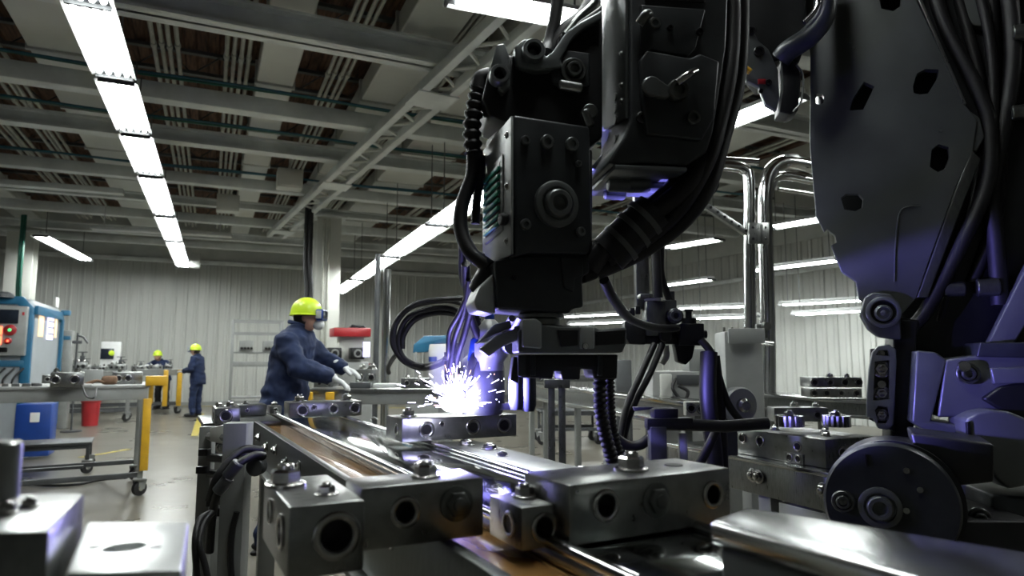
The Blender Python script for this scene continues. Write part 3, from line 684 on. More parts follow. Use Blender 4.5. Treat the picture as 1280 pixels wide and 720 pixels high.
b = B(); q = plane(275, 560, 2.8); prism(b, [q(262,535), q(284,530), q(284,556), q(262,552)], q.ey*.03, .003); obj('bracket', b, 'duct', T)
# plate and platform between support frame and conveyor (300-360, 520-540)
T = thing('side_table', 'small dark grey side plate and box on the left flank of the conveyor far half', 'table', K(uA-.12, vF-.55, 0), AK)
b = B(); kbox(b, uA-.26, uL-.03, vF-.74, vF-.15, ZK-.03, ZK-.004, .004); obj('table_top', b, 'alu_dark', T)
b = B(); kbox(b, uA-.24, uA-.03, vF-.74, vF-.17, ZK-.24, ZK-.03, .004); obj('gear_box', b, 'grey_paint', T)
for i, (u, zz_) in enumerate(((-.22,.1),(-.17,.13),(-.11,.1),(-.07,.14))):
    b = B(); hexhead(b, K(uA+u, vF-.74, ZK-zz_), -kv, .022, .03); obj('fitting', b, 'bolt_steel', T)
b = B(); kbox(b, uA-.20, uA-.12, vF-.6, vF-.5, .0, ZK-.24, .003); obj('leg', b, 'grey_paint', T)
# cables on the left
for i, pts in enumerate(([P(330,570,2.7), P(315,570,2.65), P(293,585,2.6), P(275,610,2.6), P(266,640,2.65), P(262,690,2.7)],
                         [P(328,563,2.75), P(305,562,2.7), P(285,578,2.65), P(270,600,2.62), P(262,625,2.65)],
                         [P(264,640,2.6), P(250,650,2.55), P(244,675,2.5), P(246,715,2.5), P(252,770,2.5)],
                         [P(266,640,2.6), P(254,655,2.55), P(249,680,2.5), P(256,705,2.5), P(268,760,2.5)])):
    cable('hose', pts, .016 if i < 2 else .012, 'black_rubber', ('upper black hose looping from the conveyor flank to the support frame','lower black hose looping from the conveyor flank to the support frame','outer black cable hanging down left of the support frame','inner black cable hanging down left of the support frame')[i], cat='hose')
for (x, y) in ((279, 606), (291, 587)):
    b = B(); p = P(x, y, 2.6); d = (P(x+8, y-10, 2.6)-p).normalized(); cyl(b, p-d*.035, p+d*.035, .024, 12, bev=.004)
    tag(obj('hose_coupling', b, 'dark_paint'), ('lower' if x < 285 else 'upper')+' dark coupling on the hoses left of the conveyor', 'coupling')
b = B(); p = P(324, 582, 2.72); cyl(b, p, p-Fh*.05, .035, 20, bev=.004); tag(obj('valve_knob', b, 'dark_paint'), 'dark round valve knob at the left flank of the conveyor behind the hoses', 'knob')
cable('small_cable', [P(296,640,2.7), P(290,665,2.7), P(288,700,2.7), P(291,740,2.7)], .012, 'black_rubber', 'black cable running down between the support frame posts')
# ---- blocks on the conveyor
SB = dict(rz=3.5)
blk('machined valve block with round end ports across the far end of the conveyor', 361, 523, 452, 19, .17, ZK+.012, 3.5, front=((.18,.5,.42),(.33,.66,.2),(.60,.52,.36),(.90,.5,.40)), top=((.17,.5,.32),(.83,.5,.32)))
blk('small bolted block at the left corner of the conveyor far end', 337, 517, 352, 9, .12, ZK, 3.5, top=((.5,.5,.4),), front=((.5,.5,.3),))
blk('machined block with a side port on the stand left of the conveyor', 268, 531, 300, 20, .24, ZK, 3.5, front=((.42,.5,.42),), side=((.3,.5,.25),), top=((.2,.5,.22),(.65,.5,.25)))
blk('darker flat block behind the side-port block left of the conveyor', 298, 520, 333, 13, .2, ZK, 3.5, front=((.3,.5,.2),), top=((.3,.5,.25),), mt='alu_dark')
blk('machined valve block under the welding sparks', 502, 553.5, 646, 29, .20, ZK+.014, 3.5, front=((.20,.5,.36),(.33,.7,.13),(.60,.5,.36),(.88,.52,.38)), side=((.3,.5,.26),), top=((.12,.5,.26),(.80,.4,.3)))
t, w_, h = blk('large machined block at the near left end of the conveyor', 358, 728, 455, 88, .28, ZK-.02, 3.5, front=((.62,.54,.34),), side=((.22,.55,.26),(.68,.62,.20)), top=((.20,.68,.24),(.60,.25,.13)), carved=True)
t, w_, h = blk('long near machined bar with one bore and one plug between the two big near blocks', 450, 691, 605, 76, .11, ZK+.004, 3.5, front=((.34,.55,.26),), fbolts=((.76,.60,.24),), top=((.58,.45,.20),), carved=True)
t, w_, h = blk('lower stepped machined block at the near centre of the conveyor', 652, 690, 735, 52, .13, ZK-.01, 3.5, front=((.33,.48,.36),), side=((.35,.5,.32),), top=((.35,.6,.24),), carved=True)
t, w_, h = blk('large near machined block with open bore right of the stepped block', 712, 685, 915, 74, .16, ZK+.0, 4.5, front=((.20,.60,.28),(.87,.55,.26)), fbolts=((.50,.58,.25),), top=((.50,.45,.24),), holes=((.80,.5,.18),), carved=True)
# nuts on the plate between
for (x, y) in ((583, 556), (612, 561), (728, 592)):
    p = at(x, y, ZK+.006); b = B(); hexhead(b, p, (0,0,1), .024, .016); tag(obj('nut', b, 'bolt_steel'), {583:'steel nut on the side plate in front of the sparking block, left of two',612:'steel nut on the side plate in front of the sparking block, right of two',728:'steel nut on the side plate right behind the large near block'}[x], 'nut')
# ---- very near blocks at the bottom left, out of focus
b0 = at(60, 700, 1.19)
T = thing('side_stand', 'small dark stand carrying the two blurred blocks at the bottom left corner', 'stand', (b0.x-.02, b0.y-.05, 0), YAW)
b = B(); box(b, (0,0,1.02), (.42,.42,.03), bev=.004); obj('top_plate', b, 'dark_paint', T, True)
b = B(); box(b, (0,0,.5), (.08,.08,1.0), bev=.004); obj('post', b, 'dark_paint', T, True)
b = B(); box(b, (0,0,.01), (.35,.35,.02)); obj('base', b, 'dark_paint', T, True)
def nearblock(label, pts, zt, zb, m, hole=None, bolts=()):
    w_ = [at(x, y, zt) for x, y in pts]; c = sum(w_, V())/len(w_); T = thing('machined_block', label, 'metal block', (c.x, c.y, zb))
    b = B(); prism(b, w_, V((0,0,zb-zt)), .004); body = obj('body', b, m, T)
    if hole:
        p = at(hole[0], hole[1], zt)
        cb = B(); cyl(cb, p-V((0,0,.03)), p+V((0,0,.01)), hole[2], 24); bmesh.ops.transform(cb, matrix=rmat(T).inverted(), verts=cb.verts[:]); carve(body, cb)
        for sg in (-1, 1):
            b = B(); lathe(b, p+Rv*sg*hole[2]*1.45, (0,0,1), [(hole[2]*.28,0),(hole[2]*.28,.001)], 12); obj('bore', b, 'bore', T)
    for (x, y, r) in bolts:
        b = B(); hexhead(b, at(x, y, zt), (0,0,1), r, r*1.2); obj('bolt', b, 'bolt_steel', T)
    return T
nearblock('blurred shiny block with a round hole, bottom left, nearest the camera', [(108,652),(236,652),(228,712),(82,716)], 1.175, 1.035, 'glare_steel', (156,684,.022))
nearblock('blurred dark-faced block with a bolt at the lower left corner of the picture', [(-60,618),(106,616),(62,664),(-60,666)], 1.205, 1.035, 'alu', None, ((36,634,.008),(8,642,.009)))
b = B(); p = at(2, 625, 1.207); cyl(b, p, p+V((0,0,.07)), .018, 16, bev=.003); tag(obj('steel_pin', b, 'alu'), 'blurred upright steel pin on the block at the left picture edge', 'pin')
# ---- polished tray at the bottom right
T = thing('polished_tray', 'large polished steel tray with rounded edge crossing the bottom right corner', 'tray', (lambda p: (p.x,p.y,0))(at(1120, 690, 1.14)))
zt = 1.14; pp = [at(884,650,zt), at(932,633,zt), at(1075,655,zt), at(1290,690,zt), at(1500,740,zt), at(1400,800,zt), at(1195,735,zt)]
b = B(); prism(b, [p for p in pp], V((0,0,-.035)), .011, 4); obj('tray_top', b, 'tray_steel', T)
c = sum(pp, V())/7; b = B(); prism(b, [c+(p-c)*.93-V((0,0,.035)) for p in pp], V((0,0,-.12)), .006); obj('tray_body', b, 'plate_grey', T)
b = B(); prism(b, [c+(p-c)*.5-V((0,0,.155)) for p in pp], V((0,0,-(1.14-.155))), .006); obj('pedestal', b, 'dark_paint', T)
for (x, y) in ((1010, 660), (1180, 690)):
    pass
# ================================================================== RIGHT MIDDLE GROUND
def runbeam(name, label, cat, a, c, z, h, wd, m, legs=()):
    a = at(*a, z); c = at(*c, z); T = thing(name, label, cat, ((a.x+c.x)/2, (a.y+c.y)/2, 0))
    d = (c-a).normalized(); s = V((0,0,1)).cross(d); s = s if s.dot(Fh) > 0 else -s
    b = B(); beam(b, a+s*wd/2, c+s*wd/2, wd, h*.18, .004); obj('top_flange', b, m, T)
    b = B(); beam(b, a+s*wd/2-V((0,0,h*.18)), c+s*wd/2-V((0,0,h*.18)), wd*.72, h*.62, .003); obj('web_section', b, 'alu', T)
    b = B(); beam(b, a+s*wd/2-V((0,0,h*.8)), c+s*wd/2-V((0,0,h*.8)), wd, h*.2, .003); obj('lower_flange', b, m, T)
    for u in legs:
        for k in (.15, .85):
            p = a+(c-a)*u+s*wd*k; b = B(); box(b, (p.x, p.y, (z-h)/2), (.05,.05,z-h), rz=math.atan2(d.y, d.x), bev=.003); obj('leg', b, 'grey_paint', T)
    return T
runbeam('rail_beam', 'long polished rail beam passing behind the centre robot gripper', 'beam', (655,479), (862,502.5), 1.13, .16, .22, 'steel', (.05,.32,.62,.97))
runbeam('rail_beam', 'long polished rail beam at right behind the stacked blocks and steel frame', 'beam', (888,489), (1110,503), 1.13, .11, .4, 'steel', (.03,.5,.97))
# stacked blocks on that rail
blk('long block with four ports at right, lower of the two stacked', 1013, 497, 1078, 11, .16, 1.14, -28, front=((.08,.5,.42),(.32,.5,.42),(.6,.5,.36),(.9,.5,.40)))
blk('long block with four ports at right, upper of the two stacked', 1015, 484, 1078, 12, .16, 1.245, -28, front=((.06,.5,.4),(.37,.5,.34),(.66,.5,.42),(.93,.5,.40)), top=((.5,.5,.3),(.85,.5,.25)))
# near right workbench
f = at(1050, 592, .95); zc = .95
A_ = at(868, 560, zc); B_ = at(1052, 594, zc); d = (B_-A_).normalized(); s = V((0,0,1)).cross(d); s = s if s.dot(Fh) > 0 else -s
T = thing('workbench', 'steel workbench at right carrying the big port block, with cables below', 'workbench', ((A_.x+B_.x)/2, (A_.y+B_.y)/2, 0))
A2 = A_-d*.22; B2 = B_+d*.0
b = B(); prism(b, [A2, B2, B2+s*.58, A2+s*.58], V((0,0,-.02)), .004); obj('table_top', b, 'steel', T)
b = B(); prism(b, [A2+s*.01-V((0,0,.02)), B2+s*.01-V((0,0,.02)), B2+s*.05-V((0,0,.02)), A2+s*.05-V((0,0,.02))], V((0,0,-.13)), .003); obj('apron', b, 'alu', T)
b = B(); prism(b, [A2+s*.50-V((0,0,.02)), B2+s*.50-V((0,0,.02)), B2+s*.54-V((0,0,.02)), A2+s*.54-V((0,0,.02))], V((0,0,-.13)), .003); obj('apron', b, 'alu', T)
for base in (A2+d*.06, A_+d*.42, B2-d*.08):
    for k in (.06, .50):
        p = base+s*k; b = B(); box(b, (p.x, p.y, .40), (.07,.07,.80), rz=math.atan2(d.y, d.x), bev=.003); obj('leg', b, 'grey_paint', T)
for u in (.46, .50, .9):
    p = A_+(B_-A_)*u; b = B(); hexhead(b, p-s*.0-V((0,0,.07)), -s, .022, .02); obj('fitting', b, 'bolt_steel', T)
b = B(); p = A_+(B_-A_)*.80+s*.12; box(b, (p.x, p.y, .62), (.34,.2,.34), rz=math.atan2(d.y, d.x), bev=.008); bx_ = obj('gear_box', b, 'grey_paint', T)
b = B(); ringp(b, V((p.x, p.y, .66))-s*.1, -s, .05, .02); obj('knob', b, 'dark_paint', bx_)
rzb = math.degrees(math.atan2(d.y, d.x))
def ondir(label, x0, y0, x1, hpx, ly, z, **kw): return blk(label, x0, y0, x1, hpx, ly, z, rzb, **kw)
ondir('big machined block with round ports on the right workbench beside the second robot', 921, 566, 1033, 30, .30, zc+.002, front=((.08,.62,.22),(.30,.62,.22),(.72,.62,.20)), right=((.3,.5,.22),), top=((.3,.3,.14),(.85,.3,.14),(.6,.75,.13)))
ondir('small round-ended fitting lying at the foot of the big block on the right workbench', 980, 577, 1004, 12, .05, zc+.002, front=((.3,.5,.42),(.75,.5,.42)), name='pipe_fitting', cat='fitting')
zz2 = at(1000, 534, zc+.10).z
hb = zc+.145
blk('upper block with bolts standing on top of the big port block, at its rear', 968, 527, 1036, 17, .10, hb, -28, front=((.3,.5,.3),(.8,.5,.3)), top=((.45,.5,.3),(.85,.5,.25)))
for (x0, x1) in ((970, 1004), (1029, 1062)):
    T = thing('round_fitting', ('left' if x0 < 1000 else 'right')+' knurled bright fitting on top of the big port block', 'fitting', at((x0+x1)/2, 533, hb))
    p = at((x0+x1)/2, 533, hb); r = (x1-x0)/2*(p-CAM).dot(Fh)/FPX
    b = B()
    for k in range(14):
        a = 2*math.pi*k/14; cyl(b, p+V((math.cos(a), math.sin(a), 0))*r*.8, p+V((math.cos(a), math.sin(a), 0))*r*.8+V((0,0,.045)), r*.22, 8)
    cyl(b, p, p+V((0,0,.04)), r*.85, 24); obj('knurled_ring', b, 'bolt_steel', T)
    b = B(); hexhead(b, p+V((0,0,.042)), (0,0,1), r*.35, .02); obj('bolt', b, 'bolt_steel', T)
# cables under the right bench
for i in range(5):
    x = 962+i*7; p = [P(x, 600, 3.0), P(x+6-3*i, 615, 2.95), P(x+2+3*i, 630, 2.98), P(x+8, 660, 3.0)]
    cable('bench_cable', [V((a_.x, a_.y, a_.z)) for a_ in p], .008, 'black_rubber', 'thin black cable hanging under the right workbench', group='cables under the right workbench')
# grey machines behind (820-960)
t, w_, h = ocab('light grey upright machine housing at right, in front of the polished frame posts', 908, 500, 956, 86, .3, 4.05, 'grey_paint', 'machine_housing', YAW*57.3-6, 0, 'machine')
b = B(); box(b, (w_*.05, -.185, h-.03), (w_*.95,.02,.09), bev=.004); obj('cover', b, 'grey_paint', t, True)
b = B(); [cyl(b, (x, 0, h), (x, 0, h+.03), .008, 8) for x in (-.08,-.03,.05)]; obj('connector_row', b, 'bolt_steel', t, True)
t, w_, h = ocab('low grey machine block behind the hanging black fixture', 816, 500, 905, 36, .3, 4.75, 'grey_paint', 'machine_housing', YAW*57.3, 0, 'machine')
b = B(); box(b, (.05,-.155,h-.06), (.26,.015,.07), bev=.004); obj('vent', b, 'dark_paint', t, True)
b = B(); box(b, (-w_*.32, -.17, h-.10), (.08,.05,.16), bev=.008); obj('motor', b, 'duct', t, True)
b = B(); box(b, (w_*.25,0,h+.08), (w_*.4,.2,.16), bev=.01); obj('upper_block', b, 'grey_paint', t, True)
b = B(); tube(b, [(-.1,-.2,h-.05),(-.13,-.24,h-.12),(-.06,-.24,h-.2),(-.02,-.22,h-.14),(-.08,-.2,h-.1)], .012, 8); obj('hose', b, 'black_rubber', t, True)
# second black machine far centre (780,450-470)
t, w_, h = ocab('small dark motor with fins behind the hanging hoses', 770, 472, 790, 22, .2, 7.0, 'dark_paint', 'motor', YAW*57.3, 0, 'motor')
# pulley wheel
p = P(923, 506, 2.95); ax = (Fh*-1+Rv*.25).normalized()
T = thing('pulley', 'grey pulley wheel with dark hub beside the black hoses at right', 'pulley', p)
b = B(); lathe(b, p, ax, [(.045,-.03),(.072,-.03),(.078,-.02),(.066,-.01),(.066,.01),(.078,.02),(.072,.03),(.045,.03)], 32); obj('wheel', b, 'grey_paint', T)
b = B(); lathe(b, p, ax, [(.03,-.05),(.03,.05),(.02,.06)], 16); obj('hub', b, 'bolt_steel', T)
b = B(); box(b, p+V((0.02,0.08,-.01)), (.10,.09,.12), rz=YAW, bev=.006); obj('bracket', b, 'robot_black', T)
b = B(); box(b, (p.x+.03, p.y+.09, (p.z-.06+.952)/2), (.05,.05,p.z-.06-.952), rz=YAW, bev=.003); obj('stand', b, 'dark_paint', T)
blk('pale bracket with two dark bolts in front of the rail beam by the black hoses', 858, 520, 890, 17, .05, 1.13, -24, front=((.2,.55,.35),(.6,.5,.4)), mt='duct', name='bolt_bracket', cat='bracket')
# ---- polished tubular frame
dF = 5.3
T = thing('tubular_frame', 'tall polished steel tube frame with curved tops between the two robots', 'frame', (lambda p: (p.x,p.y,0))(P(960, 490, dF)))
def post(pts, r, m='steel', name='post'): b = B(); tube(b, pts, r, 16, True, 10); return obj(name, b, m, T)
q = plane(960, 400, dF)
post([q(938, 700), q(938, 420), q(937, 300), q(936, 225), q(930, 212), q(915, 208), q(880, 206)], .045)
post([q(966, 700, .1), q(966, 420, .1), q(963, 300, .1), q(962, 240, .1), q(968, 212, .1), q(984, 199, .1), q(1008, 200, .1), q(1030, 206, .1)], .060)
post([q(978, 700, .28), q(978, 420, .28), q(975, 300, .28), q(974, 250, .28), q(982, 218, .28), q(998, 208, .28), q(1035, 214, .28)], .040)
post([q(950, 700, .3), q(950, 420, .3), q(949, 320, .3), q(949, 230, .3)], .022, 'grey_paint')
post([q(880, 196, .05), q(951, 201, .05)], .030, name='top_bar'); post([q(985, 228, .2), q(1040, 236, .2)], .02, name='top_bar')
b = B(); prism(b, [q(985,190,.05), q(1000,190,.05), q(1015,200,.05), q(1014,208,.05), q(1000,200,.05), q(988,206,.05)], q.ey*.04, .003); obj('gusset_plate', b, 'alu', T)
# perforated diagonal bar and bracket
a = q(865, 242); c = q(944, 294); b = B(); beam(b, a, c, .06, .05, .004)
br = obj('diagonal_brace', b, 'alu', T)
b = B(); n = 9
for k in range(n): p = a+(c-a)*((k+.5)/n)-V((0,0,.027))-q.ey*.032; lathe(b, p, -q.ey, [(.012,0),(.012,.002)], 10)
obj('slot_row', b, 'bore', br)
b = B(); prism(b, [q(933,280,-.06), q(958,280,-.06), q(958,306,-.06), q(933,306,-.06)], q.ey*.03, .003); box(b, q(950,293,-.02), (.03,.10,.14), rz=YAW, bev=.003); brk = obj('clamp_bracket', b, 'alu', T)
for (x, y) in ((938,286),(953,286),(938,300),(953,300)):
    b = B(); lathe(b, q(x, y, -.06), -q.ey, [(.012,0),(.012,.008),(.008,.01)], 6); obj('bolt', b, 'bore', brk)
b = B(); box(b, q(947,415,-.05), (.09,.10,.12), rz=YAW, bev=.01); cyl(b, q(950,409,-.08), q(950,409,-.15), .035, 16, bev=.006); obj('clamp_block', b, 'alu_dark', T)
b = B(); cyl(b, q(942,428,-.1), q(960,430,-.1), .02, 10); obj('clamp_screw', b, 'bolt_steel', T)
for p_ in (q(938,700), q(966,700,.1), q(978,700,.28)):
    b = B(); lathe(b, (p_.x, p_.y, 0), (0,0,1), [(.08,0),(.08,.015),(.04,.02),(.036,max(.1, p_.z+.05))], 20); obj('foot', b, 'steel', T)
# ---- vertical mast and hanging fixture
dM = 2.9; q = plane(806, 400, dM)
T = thing('tool_mast', 'pale square mast hanging from the ceiling behind the centre robot hoses', 'mast', (lambda p: (p.x,p.y,p.z))(q(806, 400)))
top = q(806, 400).z; pm = q(806, 380, .06)
b = B(); box(b, (pm.x, pm.y, (top+.05+4.5)/2), (.058,.058,4.5-top-.05), rz=YAW, bev=.004); obj('mast_tube', b, 'alu', T)
b = B(); box(b, (pm.x, pm.y, 4.51), (.2,.2,.03), rz=YAW); obj('ceiling_plate', b, 'grey_paint', T)
b = B(); box(b, q(808, 371), (.07,.09,.02), rz=YAW, bev=.004); obj('collar', b, 'alu', T)
T = thing('weld_fixture', 'black and grey hanging weld fixture with knobs and hoses right of the centre robot', 'fixture', q(830, 430))
dd = .16
def qp(pts, k0, k1, bev=.004):
    b = B(); prism(b, [q(x, y, k0) for x, y in pts], q.ey*(k1-k0), bev); return b
def rect(x0, y0, x1, y1): return [(x0,y0),(x1,y0),(x1,y1),(x0,y1)]
obj('grey_body', qp(rect(806,377,830,420), -.04, .06), 'alu_dark', T, label='grey metal centre block')
obj('left_arm', qp([(780,402),(788,400),(806,404),(806,431),(786,430),(780,420)], -.02, .06), 'robot_black', T)
obj('right_arm', qp([(848,405),(876,405),(877,432),(846,432)], -.05, .06), 'robot_black', T)
obj('lower_block', qp(rect(786,418,868,430), -.01, .08), 'robot_black', T)
obj('nozzle_block', qp([(842,430),(868,430),(864,448),(856,456),(846,452)], -.02, .04), 'robot_black', T)
obj('rear_block', qp(rect(828,375,846,418), .0, .07), 'dark_paint', T)
b = B(); p = q(840, 396, -.02); cyl(b, p, p-q.ey*.05, .034, 20, bev=.005); kn = obj('knob', b, 'robot_dark', T)
b = B(); ringp(b, p-q.ey*.05, -q.ey, .026, .01, .5); obj('knob_ring', b, 'dark_paint', kn)
b = B(); p = q(861, 405); cyl(b, p, p+V((0,0,.025)), .032, 16); cyl(b, p+V((0,0,.025)), p+V((0,0,.06)), .014, 12); cyl(b, p+V((0,0,.055)), p+V((0,0,.065)), .02, 12); obj('top_knob', b, 'robot_black', T)
b = B(); p = q(816, 377); cyl(b, p, p+V((0,0,.03)), .036, 20, bev=.005); obj('top_cap', b, 'duct', T)
b = B(); p = q(840, 378, .03); cyl(b, p, p+V((0,0,.05)), .02, 12); obj('hose_socket', b, 'dark_paint', T)
b = B(); p = q(877, 418, 0); cyl(b, p, q(883, 418, 0), .018, 12); obj('side_screw', b, 'bore', T)
b = B(); p = q(829, 420, -.03); cyl(b, p, p-q.ey*.03, .028, 16, bev=.004); obj('port', b, 'bore', T)
b = B()
for (x, y) in ((797,388),(790,390),(785,394)): box(b, q(x, y, 0), (.02,.03,.035), rz=YAW, bev=.002)
obj('bolt_row', b, 'robot_black', T)
b = B(); tube(b, [q(832,432), q(833,445), q(827,455)], .014, 10); obj('nozzle', b, 'duct', T, label='pale nozzle')
def hose(pts, r, label, m='black_rubber', ribs=0, name='hose'): return cable(name, [P(*p) for p in pts], r, m, label, 8, 'hose', None, ribs)
hose([(826,300,2.92),(826,340,2.92),(832,362,2.92),(838,378,2.92)], .016, 'grey hose coming down into the top of the weld fixture, right of the mast')
hose([(818,290,2.88),(821,340,2.86),(822,372,2.86)], .022, 'thick black hose coming down along the mast')
hose([(818,430,2.86),(800,470,2.8),(783,510,2.75),(773,560,2.7),(765,600,2.7)], .014, 'left one of two black hoses hanging from the weld fixture')
hose([(828,430,2.86),(812,468,2.82),(793,505,2.78),(780,545,2.75),(778,600,2.75)], .014, 'right one of two black hoses hanging from the weld fixture')
hose([(755,350,2.0),(768,375,2.1),(790,400,2.4),(822,410,2.7),(846,410,2.8)], .016, 'black cable sagging from the centre robot to the weld fixture')
hose([(876,425,2.8),(888,440,2.78),(898,470,2.76),(910,505,2.75),(930,532,2.75)], .016, 'black hose curving from the weld fixture toward the pulley')
hose([(886,440,2.72),(885,500,2.7),(892,560,2.7),(896,620,2.7)], .034, 'thick dark vertical hose right of the square posts')
hose([(893,445,2.76),(899,500,2.75),(903,560,2.75),(904,625,2.75)], .022, 'second dark vertical hose beside the thick one')
hose([(900,528,2.6),(885,560,2.6),(868,592,2.65)], .018, 'black hose angling down left from the vertical hoses')
hose([(770,548,2.6),(785,557,2.6),(800,556,2.6),(812,548,2.6)], .020, 'short black hose bend low in front of the square posts')
hose([(750,468,1.95),(751,510,1.96),(757,545,1.98),(770,590,2.0)], .019, 'ribbed black hose hanging under the gripper, left of two', ribs=.014)
hose([(762,470,2.0),(763,510,2.02),(768,545,2.05),(782,592,2.06)], .014, 'ribbed black hose hanging under the gripper, right of two', ribs=.012)
# square posts with black bar
q = plane(840, 560, 2.45)
T = thing('post_stand', 'pair of square grey posts with a black horizontal bar in front of the right workbench', 'stand', (lambda p: (p.x,p.y,0))(q(830,560)))
for (x0, x1, yt) in ((811, 831, 533), (848, 858, 541)):
    a = q(x0, yt); c = q(x1, yt); m_ = (a+c)/2; wd = (c-a).length; b = B(); box(b, (m_.x, m_.y, m_.z/2), (wd, wd, m_.z), rz=YAW, bev=.003); obj('post', b, 'dark_paint' if x0 < 820 else 'grey_paint', T)
b = B(); tube(b, [q(808,530), q(860,531), q(905,533), q(960,529)], .022, 10, False); obj('cross_bar', b, 'robot_black', T)
b = B(); prism(b, [q(808,523,-.02), q(865,522,-.02), q(865,536,-.02), q(808,536,-.02)], q.ey*.06, .004); obj('clamp_plate', b, 'robot_black', T)
b = B(); prism(b, [q(818,511), q(848,511), q(848,524), q(818,524)], q.ey*.08, .004); obj('sensor', b, 'robot_black', T)
b = B(); prism(b, [q(792,509), q(818,509), q(812,512), q(794,514)], q.ey*.03, .002); obj('handle', b, 'robot_black', T)
# two silver legs seen beneath gripper
T = thing('gantry_stand', 'pair of slim silver posts standing below the centre gripper', 'stand', (lambda p: (p.x,p.y,0))(P(694, 580, 3.1)))
for x in (689, 702):
    p = P(x, 472, 3.1); b = B(); box(b, (p.x, p.y, p.z/2), (.032,.032,p.z), rz=YAW, bev=.003); obj('post', b, 'alu', T)
b = B(); a = P(680, 474, 3.1); c = P(712, 474, 3.1); beam(b, a, c, .05, .04, .003); obj('cap', b, 'alu', T)
# far right trolley with casters
cart('far low trolley on black casters beyond the rail beam', at(752, 556, 0), 1.0, .6, .55, -20, 'low_trolley', 'trolley', 'dark_paint', .04, .09, shelf=True, top='dark_paint', apron=.05)
small = [(900,488)]
blk('row of small steel parts on the rail beam, left of the ribbed hoses', 668, 477, 742, 8, .1, 1.14, -28, front=((.1,.5,.3),(.35,.5,.3),(.7,.5,.3)), top=((.2,.5,.3),(.6,.5,.3)))
# ================================================================== CENTRE ROBOT
RB = thing('robot_arm', 'dark grey robot arm hanging over the conveyor, with green vents and gripper', 'robot', (lambda p: (p.x,p.y,p.z-.2))(P(690, 450, 1.9)))
def pr(name, q, pts, k0, k1, m, bev=.006, parent=RB, label=None):
    b = B(); prism(b, [q(x, y, k0) for x, y in pts], q.ey*(k1-k0), bev, 3); return obj(name, b, m, parent, label=label)
def pbolt(q, x, y, r, h, k=0, kind='hex', m='bolt_steel', parent=RB, name='bolt'):
    b = B(); d = (q(x, y)-CAM).dot(Fh); rr = r*d/FPX; n = -q.ey
    if kind == 'hex': hexhead(b, q(x, y, k), n, rr, h)
    elif kind == 'ring': ringp(b, q(x, y, k), n, rr, h, .6)
    elif kind == 'sock': lathe(b, q(x, y, k), n, [(rr,0),(rr,h*.8),(rr*.9,h),(rr*.55,h),(rr*.5,h*.5),(rr*.1,h*.5)], 20)
    elif kind == 'boss': lathe(b, q(x, y, k), n, [(rr,0),(rr,h*.45),(rr*.92,h*.55),(rr*.74,h*.55),(rr*.70,h*.30),(rr*.62,h*.30),(rr*.58,h*.9),(rr*.52,h),(rr*.36,h),(rr*.32,h*.55),(rr*.05,h*.5)], 36)
    elif kind == 'disc': lathe(b, q(x, y, k), n, [(rr,0),(rr,h*.8),(rr*.9,h)], 28)
    return obj(name, b, m, parent)
# upper arm
qa = plane(788, 120, 1.86, 9)
ua = pr('upper_arm', qa, [(788,-560),(912,-560),(912,-40),(908,60),(899,120),(892,165),(884,190),(858,207),(800,203),(772,207),(760,203),(779,172),(788,150)], 0, .30, 'robot_dark', .008)
b = B(); sq = lambda u, y: qa(788, y, 0)+qa.ey*u
prism(b, [sq(.012,-560), sq(.27,-560), sq(.27,60), sq(.25,128), sq(.012,146)], -qa.ex*.012, .004); obj('arm_lit_side', b, 'robot_side', RB, label='arm side face coloured paler as if lit by the left light row')  # paler colour stands in for lamp light falling on this side face
for y in (-20, 60, 100, 120):
    b = B(); hexhead(b, sq(.04, y)-qa.ex*.012, -qa.ex, .008, .007); obj('side_bolt', b, 'alu_dark', RB)
pr('upper_panel', qa, [(800,8),(880,14),(868,62),(858,72),(812,64),(800,72)], -.012, .02, 'robot_dark', .005)
pr('step_panel', qa, [(797,78),(806,66),(860,76),(872,70),(896,80),(890,150),(874,178),(806,170),(800,130)], -.02, .02, 'robot_dark', .008)
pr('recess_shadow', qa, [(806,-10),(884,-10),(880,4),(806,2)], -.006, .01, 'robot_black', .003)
for (x, y, r) in ((812, 118, 15),):
    for k in range(3):
        b = B(); p = qa(x-2+k*7, y-4+k*3, -.02); cyl(b, p, p-qa.ey*.02-qa.ex*.0, .030-.004*k, 20, bev=.004); obj('clamp_ring', b, 'plate_grey', RB)
pbolt(qa, 841, 119, 14, .028, -.02, 'sock', 'alu_dark'); pbolt(qa, 861, 152, 9, .02, -.02, 'sock', 'alu_dark')
b = B(); tube(b, [qa(838,112,-.05), qa(850,104,-.06), qa(862,96,-.04)], .011, 10); obj('lever', b, 'bolt_steel', RB)
b = B(); tube(b, [qa(796,34,-.02), qa(802,26,-.035), qa(808,22,-.02)], .014, 10); obj('cable_lug', b, 'alu_dark', RB)
pbolt(qa, 817, 31, 8, .015, 0, 'sock', 'alu_dark'); pbolt(qa, 835, 38, 4, .01, -.012, 'sock', 'bore'); pbolt(qa, 872, 43, 5, .01, -.012, 'sock', 'bore')
pbolt(qa, 802, 148, 8, .01, 0, 'sock', 'robot_black')
for y in (105, 120, 135, 160):
    b = B(); p = qa(786, y, .10); cyl(b, p, p-qa.ex*.012, .014, 12); obj('side_bolt', b, 'alu_dark', RB)
b = B(); prism(b, [qa(768,206,-.004), qa(858,209,-.004), qa(858,209,.31), qa(768,206,.31)], V((0,0,-.014)), .003); obj('violet_catch_plate', b, 'robot_side', RB, label='added paler underside plate that takes the violet light')  # added plate, paler than the dark arm so that violet light shows on it
for (x, k, r) in ((790,.12,.022),(815,.12,.026),(845,.14,.020),(800,.24,.018)):
    b = B(); p = qa(x, 209, k)-V((0,0,.02)); cyl(b, p-qa.ex*.035, p+qa.ex*.035, r, 16, bev=.004); obj('underside_roller', b, 'robot_side', RB)
